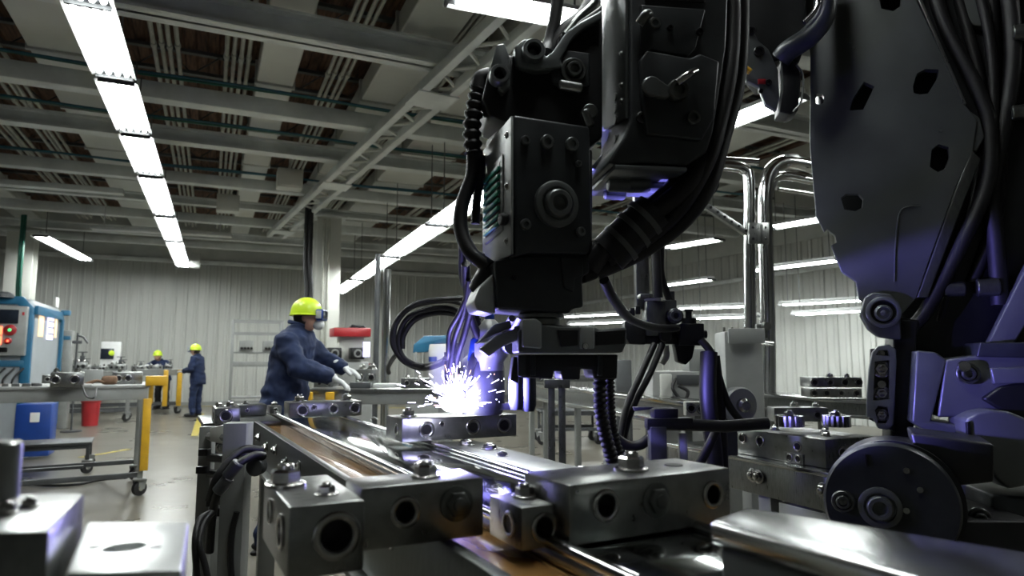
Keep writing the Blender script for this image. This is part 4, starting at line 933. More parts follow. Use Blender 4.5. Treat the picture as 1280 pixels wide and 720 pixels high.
# lower lip of the upper arm, facing the arc
qL = plane(800, 210, 2.14, 4)
pr('arm_lip', qL, [(735,214),(764,180),(800,190),(858,200),(888,176),(862,222),(812,236),(760,226)], -.04, .05, 'robot_side', .008)
for (x, y, r) in ((765,213,.016),(838,214,.020),(852,212,.014)):
    b = B(); p = qL(x, y, -.05); cyl(b, p-qa.ex*.03, p+qa.ex*.03, r, 14, bev=.004); obj('lip_roller', b, 'robot_side', RB)
b = B(); box(b, qL(800, 214, -.05), (.15,.05,.05), rz=YAW+R(4), bev=.008); obj('lip_block', b, 'robot_side', RB)
# shoulder bracket between arm and wrist
qk = plane(690, 110, 1.93, 9)
pr('shoulder_bracket', qk, [(612,142),(604,118),(612,84),(622,62),(648,66),(668,82),(700,76),(700,40),(712,30),(745,8),(756,0),(756,168),(735,185),(640,150)], .02, .22, 'robot_black', .008)
pr('bracket_plate', qk, [(642,60),(655,50),(672,52),(682,72),(690,66),(708,40),(726,28),(752,14),(752,26),(730,36),(716,48),(700,76),(704,86),(670,90),(646,84)], -.01, .05, 'robot_side', .006)
pr('link_plate', qk, [(688,66),(710,62),(738,66),(738,108),(712,112),(690,104)], .0, .04, 'robot_dark', .006)
# clevis eyes
for (x, y, r, s) in ((665, 68, 15, 1), (623, 98, 13, 1)):
    b = B(); rr = r*1.93/FPX; lathe(b, qk(x, y, -.02), -qk.ey, [(rr*.6,-.02),(rr,-.02),(rr,.012),(rr*.9,.018),(rr*.62,.018),(rr*.6,.0)], 28, False); obj('clevis_eye', b, 'robot_side', RB)
    b = B(); lathe(b, qk(x, y, .0), -qk.ey, [(rr*.55,-.02),(rr*.55,.014),(rr*.4,.02),(rr*.3,.005)], 16); obj('clevis_pin', b, 'bore' , RB)
pr('clevis_arm', qk, [(613,84),(620,58),(630,56),(636,72),(637,110),(628,118),(622,110),(630,100),(626,86)], -.012, .03, 'robot_side', .005)
pbolt(qk, 716, 90, 17, .03, .0, 'boss', 'alu_dark', name='joint_cap')
b = B(); p = qk(696, 111, -.03); cyl(b, p, qk(724, 116, -.03), .016, 16, bev=.004); obj('pin', b, 'alu', RB)
b = B(); p = qk(728, 141, -.02); cyl(b, p, qk(736, 162, -.02), .015, 16, bev=.004); obj('pin', b, 'alu', RB)
b = B(); p = qk(735, 143, -.0); cyl(b, p, p-qk.ey*.03, .024, 16, bev=.004); obj('pin_head', b, 'alu_dark', RB)
# wrist box
qw = plane(642, 230, 1.80, 22)
pr('wrist_housing', qw, [(642,143),(738,158),(741,300),(735,318),(660,316),(644,322)], 0, .235, 'robot_dark', .009)
pr('wrist_rear', qw, [(728,176),(752,180),(752,312),(735,322)], .05, .25, 'robot_black', .009)
wl = plane(642, 230, 1.80, 22)
def side(y, z0=0):  # point on the left side face: y = metres back from front edge, py image height at the front edge
    pass
exs, eys = qw.ex, qw.ey
def sp(back, py, out=0): return qw(642, py, 0) + eys*back - exs*out
def sprism(name, pts, out, m, parent=RB, bev=.003, label=None):
    b = B(); prism(b, [sp(u, y, 0) for u, y in pts], -exs*out, bev); return obj(name, b, m, parent, label=label)
sprism('side_cover', [(.0,145),(.235,158),(.235,180),(.20,180),(.20,200),(.235,200),(.235,322),(.0,318)], .008, 'side_grey', label='light grey side cover')
vf = sprism('vent_frame', [(.055,186),(.205,196),(.205,292),(.055,284)], .013, 'side_grey')
sprism('vent_back', [(.07,194),(.19,201),(.19,284),(.07,277)], .015, 'bore', vf)
for k in range(8):
    y = 197+k*10.2
    sprism('vent_slat', [(.07,y+3),(.19,y+8),(.19,y+13),(.07,y+7.5)], .022, 'green_vent', vf, .001, 'green vent slat')
for (u, y) in ((.03,165),(.03,300),(.22,170),(.22,306),(.03,230)):
    b = B(); p = sp(u, y, .008); hexhead(b, p, -exs, .008, .006); obj('screw', b, 'bolt_steel', RB)
b = B(); p = sp(.03, 272, .01); cyl(b, p, p-exs*.02, .018, 16, bev=.003); obj('side_knob', b, 'robot_black', RB)
pbolt(qw, 694, 256, 30, .035, 0, 'boss', 'plate_grey', name='wrist_cap')
for (x, y, r) in ((683,178,9),(714,181,9),(656,176,6),(656,281,7),(722,205,4),(725,290,6)): pbolt(qw, x, y, r, .012, 0, 'sock', 'plate_grey')
# lower block
ql = plane(620, 360, 1.84, 14)
pr('lower_block', ql, [(618,326),(650,320),(735,316),(738,340),(728,346),(730,384),(716,386),(712,392),(622,386)], 0, .20, 'robot_dark', .008)
pr('lower_side', ql, [(601,358),(620,340),(622,392),(598,388),(594,376)], .02, .16, 'side_grey', .008)
pr('lower_pocket', ql, [(700,322),(728,322),(728,344),(718,348),(716,366),(704,360)], -.008, .02, 'robot_dark', .004)
pbolt(ql, 642, 347, 4, .006, 0, 'sock', 'bore')
pr('lower_tab', ql, [(735,305),(760,318),(757,345),(738,352)], .05, .14, 'robot_black', .008)
# neck
pN = P(676, 385, 1.95)
b = B(); lathe(b, pN+V((0,0,.02)), V((0,0,-1)), [(.075,0),(.075,.02),(.062,.025),(.062,.035),(.068,.04),(.068,.05),(.056,.055),(.056,.07),(.08,.075),(.08,.11)], 36); obj('wrist_flange', b, 'alu_dark', RB)
# gripper plate, seen slightly from its left
qg = plane(640, 430, 1.86, 6)
pr('gripper_plate', qg, [(648,414),(664,404),(700,408),(742,408),(750,412),(783,409),(784,428),(778,441),(648,441)], 0, .17, 'gripper_grey', .006)
pr('gripper_pad', qg, [(652,400),(668,398),(676,404),(676,436),(652,434)], -.02, .05, 'side_grey', .005)
pr('gripper_pad', qg, [(724,408),(742,408),(742,436),(724,436)], -.014, .03, 'side_grey', .004)
pr('gripper_panel', qg, [(696,412),(722,412),(722,432),(700,434)], -.01, .02, 'robot_black', .003)
pr('gripper_panel', qg, [(744,414),(782,412),(780,430),(744,432)], -.01, .02, 'robot_black', .003)
pr('gripper_wing', qg, [(600,436),(622,418),(650,408),(652,424),(628,434),(612,446)], .04, .13, 'side_grey', .006)
pr('gripper_wing', qg, [(596,430),(620,404),(642,398),(644,408),(622,416)], .08, .13, 'side_grey', .006)
pr('gripper_lower', qg, [(650,443),(775,443),(774,474),(744,474),(742,462),(728,461),(727,475),(704,475),(703,464),(694,464),(692,474),(652,472)], .02, .14, 'robot_black', .005)
for (x0, x1) in ((648,658),(664,670),(748,754)):
    pr('gripper_rib', qg, [(x0,444),(x1,444),(x1,470),(x0,470)], .008, .03, 'robot_dark', .002)
pr('gripper_finger', qg, [(644,446),(652,446),(650,480),(640,476)], .04, .1, 'robot_dark', .003)
pbolt(qg, 730, 433, 4, .008, -.014, 'sock', 'bolt_steel')
# hose bundle on the robot
def rhose(pts, r, ribs=0, m='black_rubber', name='hose', parent=RB):
    b = B(); tube(b, [P(*p) for p in pts], r, 12, True, 10, ribs); return obj(name, b, m, parent, smooth=60)
rhose([(914,-60,1.95),(916,30,1.95),(912,90,1.94),(900,150,1.94),(885,200,1.93),(850,260,1.94),(805,300,1.95),(760,325,1.97)], .024)
rhose([(925,-60,2.0),(926,40,2.0),(920,110,2.0),(904,170,1.99),(886,230,1.97),(855,275,1.97),(800,315,1.98),(745,340,1.99)], .026)
rhose([(900,140,1.99),(878,205,1.97),(838,250,1.96),(790,288,1.96),(748,315,1.97)], .030)
rhose([(894,170,1.95),(862,228,1.93),(805,275,1.93),(758,310,1.95),(738,335,1.97)], .030)
rhose([(880,190,1.98),(836,240,1.97),(775,290,1.97),(740,318,1.98)], .028)
b = B(); a = P(818, 264, 1.95); c = P(760, 318, 1.97); tube(b, [a, (a+c)/2, c], .062, 18, False); obj('hose_sleeve', b, 'robot_black', RB, smooth=50)
for k, (x, y) in enumerate(((806,272),(792,286),(776,302))):
    b = B(); a = P(x, y+2, 1.953+k*.007); d = (P(760,318,1.97)-P(818,264,1.95)).normalized(); cyl(b, a-d*.008, a+d*.008, .067, 20); obj('hose_clamp', b, 'plate_grey', RB)
b = B(); cyl(b, P(880,228,2.02), P(896,236,2.02), .022, 12, bev=.004); obj('hose_nipple', b, 'robot_black', RB)
rhose([(600,108,1.98),(594,130,1.98),(590,160,1.98),(592,192,1.98)], .026, .018)
rhose([(614,96,1.98),(602,100,1.98),(598,112,1.98)], .030)
rhose([(592,190,1.98),(590,220,1.98),(578,255,1.97),(576,285,1.96),(588,315,1.94),(612,334,1.92)], .022)
rhose([(602,195,2.0),(600,225,2.0),(596,250,2.0),(594,280,2.0)], .014)
rhose([(702,-60,2.0),(696,10,2.0),(688,50,2.0),(684,66,1.98)], .020)
rhose([(760,-60,2.05),(735,10,2.02),(705,40,2.0),(688,70,2.0)], .024)
rhose([(612,336,1.93),(604,350,1.93),(598,362,1.95)], .03, 0, 'robot_black')
rhose([(752,-20,2.02),(742,4,2.0),(724,22,1.98),(706,44,1.96)], .012, 0, 'alu_dark')
# ================================================================== WELDING TORCH + ARC
AD = 2.30; arc = P(571, 508, AD)
TT = thing('welding_torch', 'steel welding torch with rounded shield hanging below the centre robot, over the arc', 'torch', P(596, 480, 2.34))
def tp(name, bm, m, label=None): return obj(name, bm, m, TT, label=label)
p = P(612, 418, 2.36)
b = B(); lathe(b, P(612,410,2.36), V((0,0,-1)), [(.02,-.03),(.028,-.02),(.05,0),(.055,.02),(.055,.05),(.065,.055),(.065,.10),(.05,.12),(.05,.15)], 24); tp('torch_head', b, 'grey_paint')
b = B(); lathe(b, P(612,404,2.36), V((0,0,1)), [(.018,0),(.018,.03),(.012,.036)], 12); tp('top_cap', b, 'blue_deep')
b = B(); lathe(b, P(603,440,2.40), V((0,0,-1)), [(.045,0),(.075,.03),(.08,.06),(.08,.19),(.07,.22)], 28); tp('shield_drum', b, 'dark_paint')
b = B(); prism(b, [P(x, y, 2.32) for x, y in ((588,424),(600,416),(614,424),(618,452),(612,462),(598,440),(590,440),(584,452))], Fh*.06, .006); tp('yoke', b, 'blue_deep')
b = B(); tube(b, [P(600,430,2.34), P(590,455,2.33), P(583,478,2.32), P(577,496,AD+.01)], .016, 12); tp('swan_neck', b, 'alu')
b = B(); d = (arc-P(580,486,2.31)).normalized(); a = P(579,488,2.31); lathe(b, a, d, [(.02,0),(.022,.01),(.022,.025),(.014,.04),(.01,.04)], 16); tp('gas_nozzle', b, 'bolt_steel')
b = B(); prism(b, [P(x, y, 2.36) for x, y in ((640,470),(650,470),(648,512),(600,514),(596,506),(636,504))], Fh*.05, .004); tp('support_bracket', b, 'dark_paint')
b = B(); box(b, P(606,500,2.36), (.05,.03,.05), rz=YAW, bev=.004); tp('brass_fitting', b, 'yellow_paint')
b = B(); cyl(b, P(625,430,2.38), P(640,432,2.3), .03, 14); tp('mount_arm', b, 'robot_side')
for k, (x, y) in enumerate(((646,478),(660,480))):
    b = B(); lathe(b, P(x, y, 2.25), V((0,0,-1)), [(.02,-.03),(.028,-.02),(.028,.07),(.02,.09)], 16); tp('side_cylinder', b, 'robot_dark')
for k, pts in enumerate(([(582,330,2.1),(584,370,2.2),(588,395,2.3),(598,422,2.33)], [(578,300,2.1),(579,350,2.2),(592,385,2.32),(600,420,2.36)],
                         [(586,350,2.12),(580,390,2.2),(568,425,2.28),(562,470,2.32),(562,500,2.36)], [(592,350,2.12),(575,390,2.2),(562,415,2.26),(560,445,2.3),(556,448,2.34)],
                         [(600,345,2.15),(588,390,2.25),(580,420,2.3),(571,450,2.34),(572,480,2.36)], [(640,398,2.2),(632,408,2.3),(622,410,2.34),(615,420,2.36)],
                         [(650,396,2.2),(640,412,2.3),(628,418,2.34)])):
    hose(pts, (.015,.013,.010,.009,.012,.012,.010)[k], 'black hose dropping from the centre robot to the torch, %s from the left' % ['first','second','third','fourth','fifth','sixth','seventh'][k], name='torch_hose')
b = B(); tube(b, [P(560,440,2.5), P(561,470,2.5), P(561,508,2.5)], .016, 8, False); tp('rear_rod', b, 'robot_black')
# hose coil (loops of one hose bundle)
cc_ = [
 [(650,375,2.6),(610,372,2.8),(560,374,3.0),(520,380,3.05),(497,400,3.1),(490,425,3.1),(500,446,3.1),(520,457,3.1),(545,456,3.05),(562,448,3.0),(572,432,2.9)],
 [(600,410,2.9),(570,388,3.0),(540,386,3.05),(512,396,3.1),(500,415,3.1),(499,435,3.1),(508,450,3.1),(530,458,3.1),(552,452,3.0),(566,440,2.9)],
 [(598,400,2.9),(578,380,3.0),(550,376,3.05),(514,384,3.1),(495,405,3.1),(493,430,3.1),(503,450,3.1),(525,460,3.1),(548,456,3.0),(566,444,2.9)],
 [(604,416,2.9),(580,396,3.0),(548,391,3.05),(520,399,3.1),(505,418,3.1),(503,436,3.1)],
 [(498,440,3.15),(490,450,3.3),(485,460,3.5),(486,466,3.6)]]
for k, pts in enumerate(cc_):
    cable('coiled_hose', [P(*p) for p in pts], .013 if k < 4 else .012, 'black_rubber', ['outermost loop of the black hose coil behind the welding arc','inner loop of the black hose coil behind the welding arc','second outermost loop of the black hose coil behind the welding arc','innermost short loop of the black hose coil behind the welding arc','short tail of black hose dropping from the coil to the workbench'][k], 10, 'hose')
# arc: bright molten spot, sparks, and the light it throws
b = B(); bmesh.ops.create_icosphere(b, subdivisions=3, radius=1, matrix=M.Translation(arc+V((0,0,-.0)))@M.Rotation(YAW,4,'Z')@M.Diagonal((.052,.03,.020,1)))
for v in b.verts: v.co += (v.co-arc)*.18*noise.noise(v.co*40)
tag(obj('welding_arc', b, 'arc_core', smooth=60), 'blinding white welding arc glowing on the block at the conveyor middle', 'welding arc')
b = B(); bw = B(); rnd = random.Random(3)
for i in range(420):
    az = rnd.uniform(0, 2*math.pi); el = rnd.gauss(.75, .5)
    if el < -.1: el = abs(el)
    d = V((math.cos(az)*math.cos(el), math.sin(az)*math.cos(el)*.6, abs(math.sin(el))))
    s = abs(rnd.gauss(0, .072))+.025; p = arc+d*s+V((0,0,-.4*s*s)); L = rnd.uniform(.010, .042)*(1 if s < .1 else .7); t = (d+V((0,0,-1.0*s))).normalized()
    if p.z < arc.z-.01: continue
    r = rnd.uniform(.0004, .0009); tgt = bw if rnd.random() < .12 else b
    tube(tgt, [p-t*L/2, p-t*L*.1, p+t*L/2], r, 5, False)
for i in range(40):
    p = arc+V((rnd.gauss(.08,.09), rnd.gauss(0,.05), abs(rnd.gauss(.06,.05))-.0)); bmesh.ops.create_icosphere(bw if i % 3 == 0 else b, subdivisions=1, radius=rnd.uniform(.0008,.0018), matrix=M.Translation(p))
tag(obj('spark_spray', b, 'spark', smooth=0), 'spray of white sparks flying up from the welding arc', 'sparks', kind='stuff')
tag(obj('ember_spray', bw, 'spark_warm', smooth=0), 'scattered orange embers around the welding arc', 'sparks', kind='stuff')
la = bpy.data.lights.new('arc_light', 'POINT'); la.energy = 15; la.color = (.24, .20, 1.0); la.shadow_soft_size = .03
lo = bpy.data.objects.new('arc_light', la); lo.location = arc+V((0,0,.035))-Fh*.06; COL.objects.link(lo)
# smoke
b = B(); bmesh.ops.create_icosphere(b, subdivisions=3, radius=1, matrix=M.Translation(arc+V((.0,.06,.13))+Rv*.03)@M.Diagonal((.11,.09,.17,1)))
sm = bpy.data.materials.new('smoke'); sm.use_nodes = True; n = sm.node_tree.nodes; l = sm.node_tree.links; n.remove(n['Principled BSDF'])
vs = n.new('ShaderNodeVolumeScatter'); nz = n.new('ShaderNodeTexNoise'); nz.inputs['Scale'].default_value = 9; tc = n.new('ShaderNodeTexCoord'); mr = n.new('ShaderNodeMapRange')
mr.inputs[1].default_value = .42; mr.inputs[2].default_value = .75; mr.inputs[3].default_value = 0; mr.inputs[4].default_value = 2.6
l.new(tc.outputs['Object'], nz.inputs['Vector']); l.new(nz.outputs['Fac'], mr.inputs[0]); l.new(mr.outputs[0], vs.inputs['Density']); vs.inputs['Color'].default_value = (.8,.8,1,1)
l.new(vs.outputs[0], n['Material Output'].inputs['Volume']); MATS['smoke'] = sm
tag(obj('weld_smoke', b, 'smoke'), 'thin blue lit smoke rising around the welding torch', 'smoke', kind='stuff')
# ================================================================== RIGHT ROBOT
D2 = 2.55
q2 = plane(1110, 250, D2, -24)
pb = P(1160, 650, 2.75)
R2 = thing('robot_arm', 'huge black and grey robot at right, with a big blue-lit side plate', 'robot', (pb.x, pb.y, 0))
def p2(name, pts, k0, k1, m, bev=.008, parent=R2, label=None, q=q2):
    b = B(); prism(b, [q(x, y, k0) for x, y in pts], q.ey*(k1-k0), bev, 3); return obj(name, b, m, parent, label=label)
plate = p2('side_plate', [(1013,70),(1006,0),(1003,-180),(1146,-180),(1146,0),(1206,130),(1222,150),(1216,190),(1196,232),(1160,330),(1146,372),(1128,392),(1098,394),(1074,374),(1070,352),(1052,340),(1036,300),(1020,270),(1012,180)], 0, .035, 'plate_grey', .004, label='large grey side plate with cut-outs')
def cut(parts):
    cb = B()
    for pts in parts: prism(cb, [q2(x, y, -.03) for x, y in pts], q2.ey*.10)
    bmesh.ops.transform(cb, matrix=rmat(R2).inverted(), verts=cb.verts[:]); carve(plate, cb)
def rot(cx, cy, w_, h_, a):
    c_, s_ = math.cos(a), math.sin(a); return [(cx+x*c_-y*s_, cy+x*s_+y*c_) for x, y in ((-w_,-h_*.5),(-w_*.5,-h_),(w_*.6,-h_),(w_,-h_*.4),(w_*.9,h_*.6),(w_*.3,h_),(-w_*.7,h_*.8))]
cut([rot(1112,-2,15,16,0), [(1141,108),(1146,92),(1157,86),(1173,87),(1172,97),(1160,117),(1150,118),(1142,116)], [(1080,102),(1093,108),(1079,137),(1062,138),(1066,124)], rot(1174,198,12,17,.3), rot(1024,124,6,7,0), rot(1065,253,14,11,.0), [(1019,298),(1034,286),(1044,294),(1046,303),(1037,308)]])
for (x, y) in ((1064,52),(1176,163),(1068,60)):
    pbolt(q2, x, y, 2.5, .004, 0, 'disc', 'plate_grey', R2)
b = B(); tube(b, [q2(1118,352,-.004), q2(1119,310,-.004), q2(1124,268,-.004), q2(1135,259,-.004), q2(1150,258,-.004)], .003, 8); obj('weld_seam', b, 'plate_grey', R2)
# bright edge strips
p2('edge_strip', [(1143,-10),(1148,-10),(1208,130),(1204,131)], -.006, .03, 'alu', .002)
p2('edge_cover', [(1214,186),(1226,198),(1214,228),(1160,372),(1146,372),(1196,232)], .0, .05, 'alu_dark', .005)
p2('corner_block', [(1206,132),(1226,146),(1232,170),(1222,188),(1210,186)], .01, .08, 'plate_grey', .006)
# main dark body behind
p2('arm_body', [(1010,-180),(1340,-180),(1400,475),(1200,470),(1140,440),(1130,396),(1120,380),(1100,340),(1050,250),(1025,150)], .10, .55, 'robot_black', .02)
for k, pts in enumerate(([(1160,-60),(1180,20),(1225,110),(1240,160),(1236,230),(1205,300),(1175,360),(1150,400),(1120,425)], [(1215,-60),(1240,40),(1245,150),(1230,230),(1215,290)],
                         [(1262,-60),(1272,60),(1258,160),(1244,230),(1250,300),(1256,380)], [(1190,-60),(1235,120),(1222,260),(1190,330),(1160,395)],
                         [(1245,-60),(1250,60),(1258,140),(1255,250),(1238,310),(1222,350)], [(1224,260),(1205,310),(1195,350),(1180,400)])):
    b = B(); tube(b, [q2(x, y, .03+.015*k) for x, y in pts], (.026,.018,.03,.02,.024,.012)[k], 10, True, 10); obj('hose', b, 'black_rubber', R2, smooth=60)
p2('arm_rib', [(1225,440),(1232,435),(1290,318),(1330,300),(1330,330),(1262,440)], .0, .06, 'plate_grey', .008)
p2('top_cover', [(1200,-20),(1240,-20),(1246,10),(1236,24),(1222,22),(1206,8)], .06, .12, 'plate_grey', .008)
for (x, y, r) in ((1197,360,9),(1240,358,11),(1285,34,10),(1284,135,9)):
    b = B(); p = q2(x, y, .04); cyl(b, p-q2.ex*.04, p+q2.ex*.03, r*D2/FPX, 16, bev=.004); obj('pin', b, 'alu_dark', R2)
# eye joint
p2('eye_collar', [(1080,372),(1090,366),(1112,368),(1124,380),(1126,425),(1098,422),(1084,412),(1074,394)], -.03, .03, 'plate_grey', .008)
b = B(); rr = 17*D2/FPX; lathe(b, q2(1103,391,-.03), -q2.ey, [(rr*1.15,-.01),(rr*1.15,.012),(rr*1.02,.016),(rr*.88,.016),(rr*.82,.0)], 32, False); obj('eye_ring', b, 'robot_side', R2)
b = B(); lathe(b, q2(1103,391,-.03), -q2.ey, [(rr*.8,-.02),(rr*.8,.004)], 32); obj('eye_bore', b, 'bore', R2)
b = B(); lathe(b, q2(1103,392,-.03), -q2.ey, [(rr*.6,0),(rr*.6,.012),(rr*.45,.02),(rr*.42,.012),(rr*.2,.012),(rr*.16,.026),(rr*.05,.028)], 28); obj('eye_pin', b, 'robot_side', R2)
# black column under the eye joint
p2('lower_column', [(1117,396),(1150,400),(1146,420),(1142,560),(1112,560)], .0, .3, 'robot_black', .01)
# link with slots
lk = p2('link_frame', [(1089,440),(1096,433),(1110,431),(1118,437),(1119,452),(1115,530),(1108,536),(1096,534),(1090,522),(1082,520),(1082,500),(1085,460)], -.05, -.02, 'robot_side', .004, label='purple-lit slotted link')
b = B(); 
cb = B()
for pts in ([(1092,452),(1110,450),(1110,498),(1090,500)], [(1092,512),(1096,506),(1108,508),(1110,520),(1106,528),(1096,528)], [(1093,444),(1097,438),(1108,438),(1110,445)]): prism(cb, [q2(x, y, -.07) for x, y in pts], q2.ey*.10)
bmesh.ops.transform(cb, matrix=rmat(R2).inverted(), verts=cb.verts[:]); carve(lk, cb)
b.free()
p2('link_back', [(1088,436),(1120,434),(1118,540),(1086,524)], -.015, .03, 'robot_black', .004)
for y, r in ((461,8),(480,5),(491,7),(518,6),(442,3)):
    pbolt(q2, 1101, y, r, .02, -.02, 'hex' if r != 5 else 'disc', 'bolt_steel', R2)
b = B(); tube(b, [q2(1094,489,-.03), q2(1106,487,-.03)], .008, 8, False); obj('link_rod', b, 'robot_side', R2)
# gearbox block at right
qb = plane(1180, 490, 2.42, -20)
p2('gear_block', [(1182,449),(1270,438),(1300,440),(1300,520),(1240,512),(1222,520),(1172,522)], 0, .3, 'plate_grey', .01, q=qb)
p2('gear_block_side', [(1146,438),(1170,440),(1184,450),(1164,526),(1205,532),(1210,542),(1170,545),(1140,528)], .0, .22, 'robot_side', .008, q=qb, label='grey face lit purple by the added spot')
pbolt(qb, 1209, 467, 13, .03, 0, 'boss', 'alu_dark', R2, 'port'); pbolt(qb, 1203, 458, 7, .02, -.01, 'disc', 'bolt_steel', R2)
p2('clamp_bar', [(1236,460),(1300,458),(1300,478),(1240,480)], -.02, .05, 'plate_grey', .006, q=qb)
p2('block_top', [(1224,428),(1300,428),(1300,448),(1220,446)], -.01, .2, 'robot_dark', .006, q=qb)
# curved cover (arched)
qc = plane(1240, 550, 2.30, -12)
pts = [(1208,524),(1222,516),(1240,512),(1262,514),(1285,524),(1330,560),(1330,600),(1292,606),(1262,612),(1246,600),(1230,572),(1214,566)]
p2('curved_cover', pts, 0, .16, 'plate_grey', .012, q=qc)
p2('cover_hood', [(1240,500),(1262,484),(1300,476),(1330,480),(1330,530),(1290,528),(1262,514)], .06, .3, 'robot_black', .01, q=qc)
p2('side_box', [(1243,620),(1340,626),(1340,720),(1243,700)], .02, .3, 'robot_dark', .01, q=qc)
p2('cover_slot', [(1208,528),(1212,526),(1213,546),(1209,546)], -.004, .01, 'bore', .001, q=qc)
# base disc
qd = plane(1110, 640, 2.12, -28)
rD = 74*2.12/FPX
cD = qd(1113, 632, 0)
b = B(); lathe(b, cD, qd.ey, [(rD*.96,-.0),(rD,.012),(rD,.05)], 64); obj('base_disc', b, 'robot_dark', R2, label='big dark disc lit violet')
b = B(); lathe(b, cD+qd.ey*.05+qd.ex*.012, qd.ey, [(rD*1.02,0),(rD*1.02,.02),(rD*.98,.03),(rD*.98,.10),(rD*1.0,.11),(rD*1.0,.20)], 64); obj('disc_drum', b, 'robot_black', R2)
pbolt(qd, 1100, 634, 24, .03, 0, 'boss', 'plate_grey', R2, 'disc_hub')
pbolt(qd, 1054, 626, 13, .03, -.002, 'boss', 'alu_dark', R2, 'side_bolt')
for (x, y) in ((1133,588),(1133,638),(1150,612)): pbolt(qd, x, y, 4, .008, 0, 'disc', 'bolt_steel', R2)
b = B(); tube(b, [qd(1082,568,-.003), qd(1084,582,-.003)], .005, 8, False); obj('slot_mark', b, 'bore', R2)
p2('disc_bracket', [(1140,545),(1250,560),(1250,610),(1190,616),(1150,590)], .1, .35, 'robot_black', .01, q=qd)
p2('lower_housing', [(1120,560),(1203,570),(1206,668),(1212,740),(1120,740)], .12, .4, 'robot_black', .01, q=qd)
b = B(); p = qd(1180, 700, .3); box(b, (p.x, p.y, p.z/2+.05), (.42,.42,p.z+.1), rz=YAW, bev=.02); obj('pedestal', b, 'robot_black', R2)
b = B(); box(b, (p.x, p.y, .02), (.7,.7,.04), rz=YAW, bev=.01); obj('base_plate', b, 'dark_paint', R2)
pbolt(qd, 1237, 664, 13, .04, .2, 'boss', 'plate_grey', R2, 'side_bolt')
# top left of the right robot: dark housing, curved pipe and clevis
qt = plane(980, 40, 2.45, -10)
p2('upper_housing', [(918,-180),(1012,-180),(1014,40),(1004,70),(985,62),(968,70),(940,40),(926,14)], .06, .4, 'robot_black', .01, q=qt)
b = B(); tube(b, [qt(1028,-80,-.02), qt(1030,0,-.02), qt(1026,28,-.02), qt(1008,50,-.02), qt(984,66,-.02), qt(976,74,.0)], .040, 18, True, 10); obj('bent_pipe', b, 'robot_dark', R2, smooth=60)
b = B(); tube(b, [qt(1016,-80,-.06), qt(1018,0,-.06), qt(1014,22,-.06), qt(1000,38,-.06)], .010, 10, True, 10); obj('thin_pipe', b, 'bolt_steel', R2, smooth=60)
p2('clevis_plate', [(922,22),(936,24),(950,48),(962,58),(974,84),(976,120),(972,136),(958,128),(950,106),(934,98),(928,60)], .02, .05, 'robot_side', .005, q=qt, label='grey clevis plate')
p2('clevis_block', [(976,72),(996,76),(1002,96),(998,138),(988,143),(974,140),(978,110)], .0, .10, 'robot_black', .006, q=qt)
for (x, y, r) in ((940,36,6),(950,62,7),(962,101,4),(952,112,3)): pbolt(qt, x, y, r, .01, .02, 'sock', 'bore', R2)
b = B(); cyl(b, qt(930,84,-.0), qt(938,90,-.0), .012, 10); obj('brass_pin', b, 'yellow_paint', R2)
b = B(); p = qt(953,100,.015); box(b, p, (.03,.005,.02), rz=YAW, bev=.001); obj('pink_tag', b, 'red_paint', R2, label='small pink mark')
b = B(); tube(b, [qt(994,84,-.02), qt(1002,98,-.02), qt(1000,128,-.02), qt(990,142,-.02)], .004, 6); obj('wire', b, 'alu', R2)

sp_ = bpy.data.lights.new('added_plate_spot', 'SPOT'); sp_.energy = 620; sp_.color = (.25, .22, 1.0); sp_.shadow_soft_size = .03; sp_.spot_size = R(35); sp_.spot_blend = .35  # added spot at the arc, brightens the right robot's plate beyond the arc light
so = bpy.data.objects.new('added_plate_spot', sp_); so.location = arc+V((0,0,.05))-Fh*.10+Rv*.03; tg = q2(1140, 468) ; so.rotation_euler = (tg-so.location).to_track_quat('-Z','Y').to_euler(); COL.objects.link(so)

sp2 = bpy.data.lights.new('added_lip_spot', 'SPOT'); sp2.energy = 1000; sp2.color = (.25, .22, 1.0); sp2.shadow_soft_size = .02; sp2.spot_size = R(30); sp2.spot_blend = .5  # second added spot, aimed up to turn the arm's lip and underside violet
so2 = bpy.data.objects.new('added_lip_spot', sp2); so2.location = arc+V((0,0,.03))-Fh*.02; so2.rotation_euler = (qL(805, 214)-so2.location).to_track_quat('-Z','Y').to_euler(); COL.objects.link(so2)
# ================================================================== PEOPLE
def capsule(b, pts, seg=16):            # tapered limb: list of ((x,y,z), r) with rounded ends
    ps = [V(p) for p, r in pts]; rs = [r for p, r in pts]
    prev = None
    for i, p in enumerate(ps):
        t = (ps[min(i+1, len(ps)-1)]-ps[max(i-1, 0)]).normalized()
        x = basis(t)[0] if i == 0 else (x-t*x.dot(t)).normalized(); y = t.cross(x)
        ring = [b.verts.new(p+(x*math.cos(k*2*math.pi/seg)+y*math.sin(k*2*math.pi/seg))*rs[i]) for k in range(seg)]
        if prev:
            for k in range(seg): b.faces.new((prev[k], prev[(k+1) % seg], ring[(k+1) % seg], ring[k]))
        else: b.faces.new(ring[::-1])
        prev = ring
    b.faces.new(prev)
    for p, r in (pts[0], pts[-1]): bmesh.ops.create_icosphere(b, subdivisions=2, radius=r, matrix=M.Translation(V(p)))
    for p, r in pts[1:-1]: bmesh.ops.create_icosphere(b, subdivisions=2, radius=r*1.0, matrix=M.Translation(V(p)))
def loft(b, rings, seg=24):             # rings: (centre, half depth along x, half width along y), horizontal ellipses
    prev = None
    for c, rx, ry in rings:
        c = V(c); ring = [b.verts.new(c+V((math.cos(k*2*math.pi/seg)*rx, math.sin(k*2*math.pi/seg)*ry, 0))) for k in range(seg)]
        if prev:
            for k in range(seg): b.faces.new((prev[k], prev[(k+1) % seg], ring[(k+1) % seg], ring[k]))
        else: b.faces.new(ring[::-1])
        prev = ring
    b.faces.new(prev)
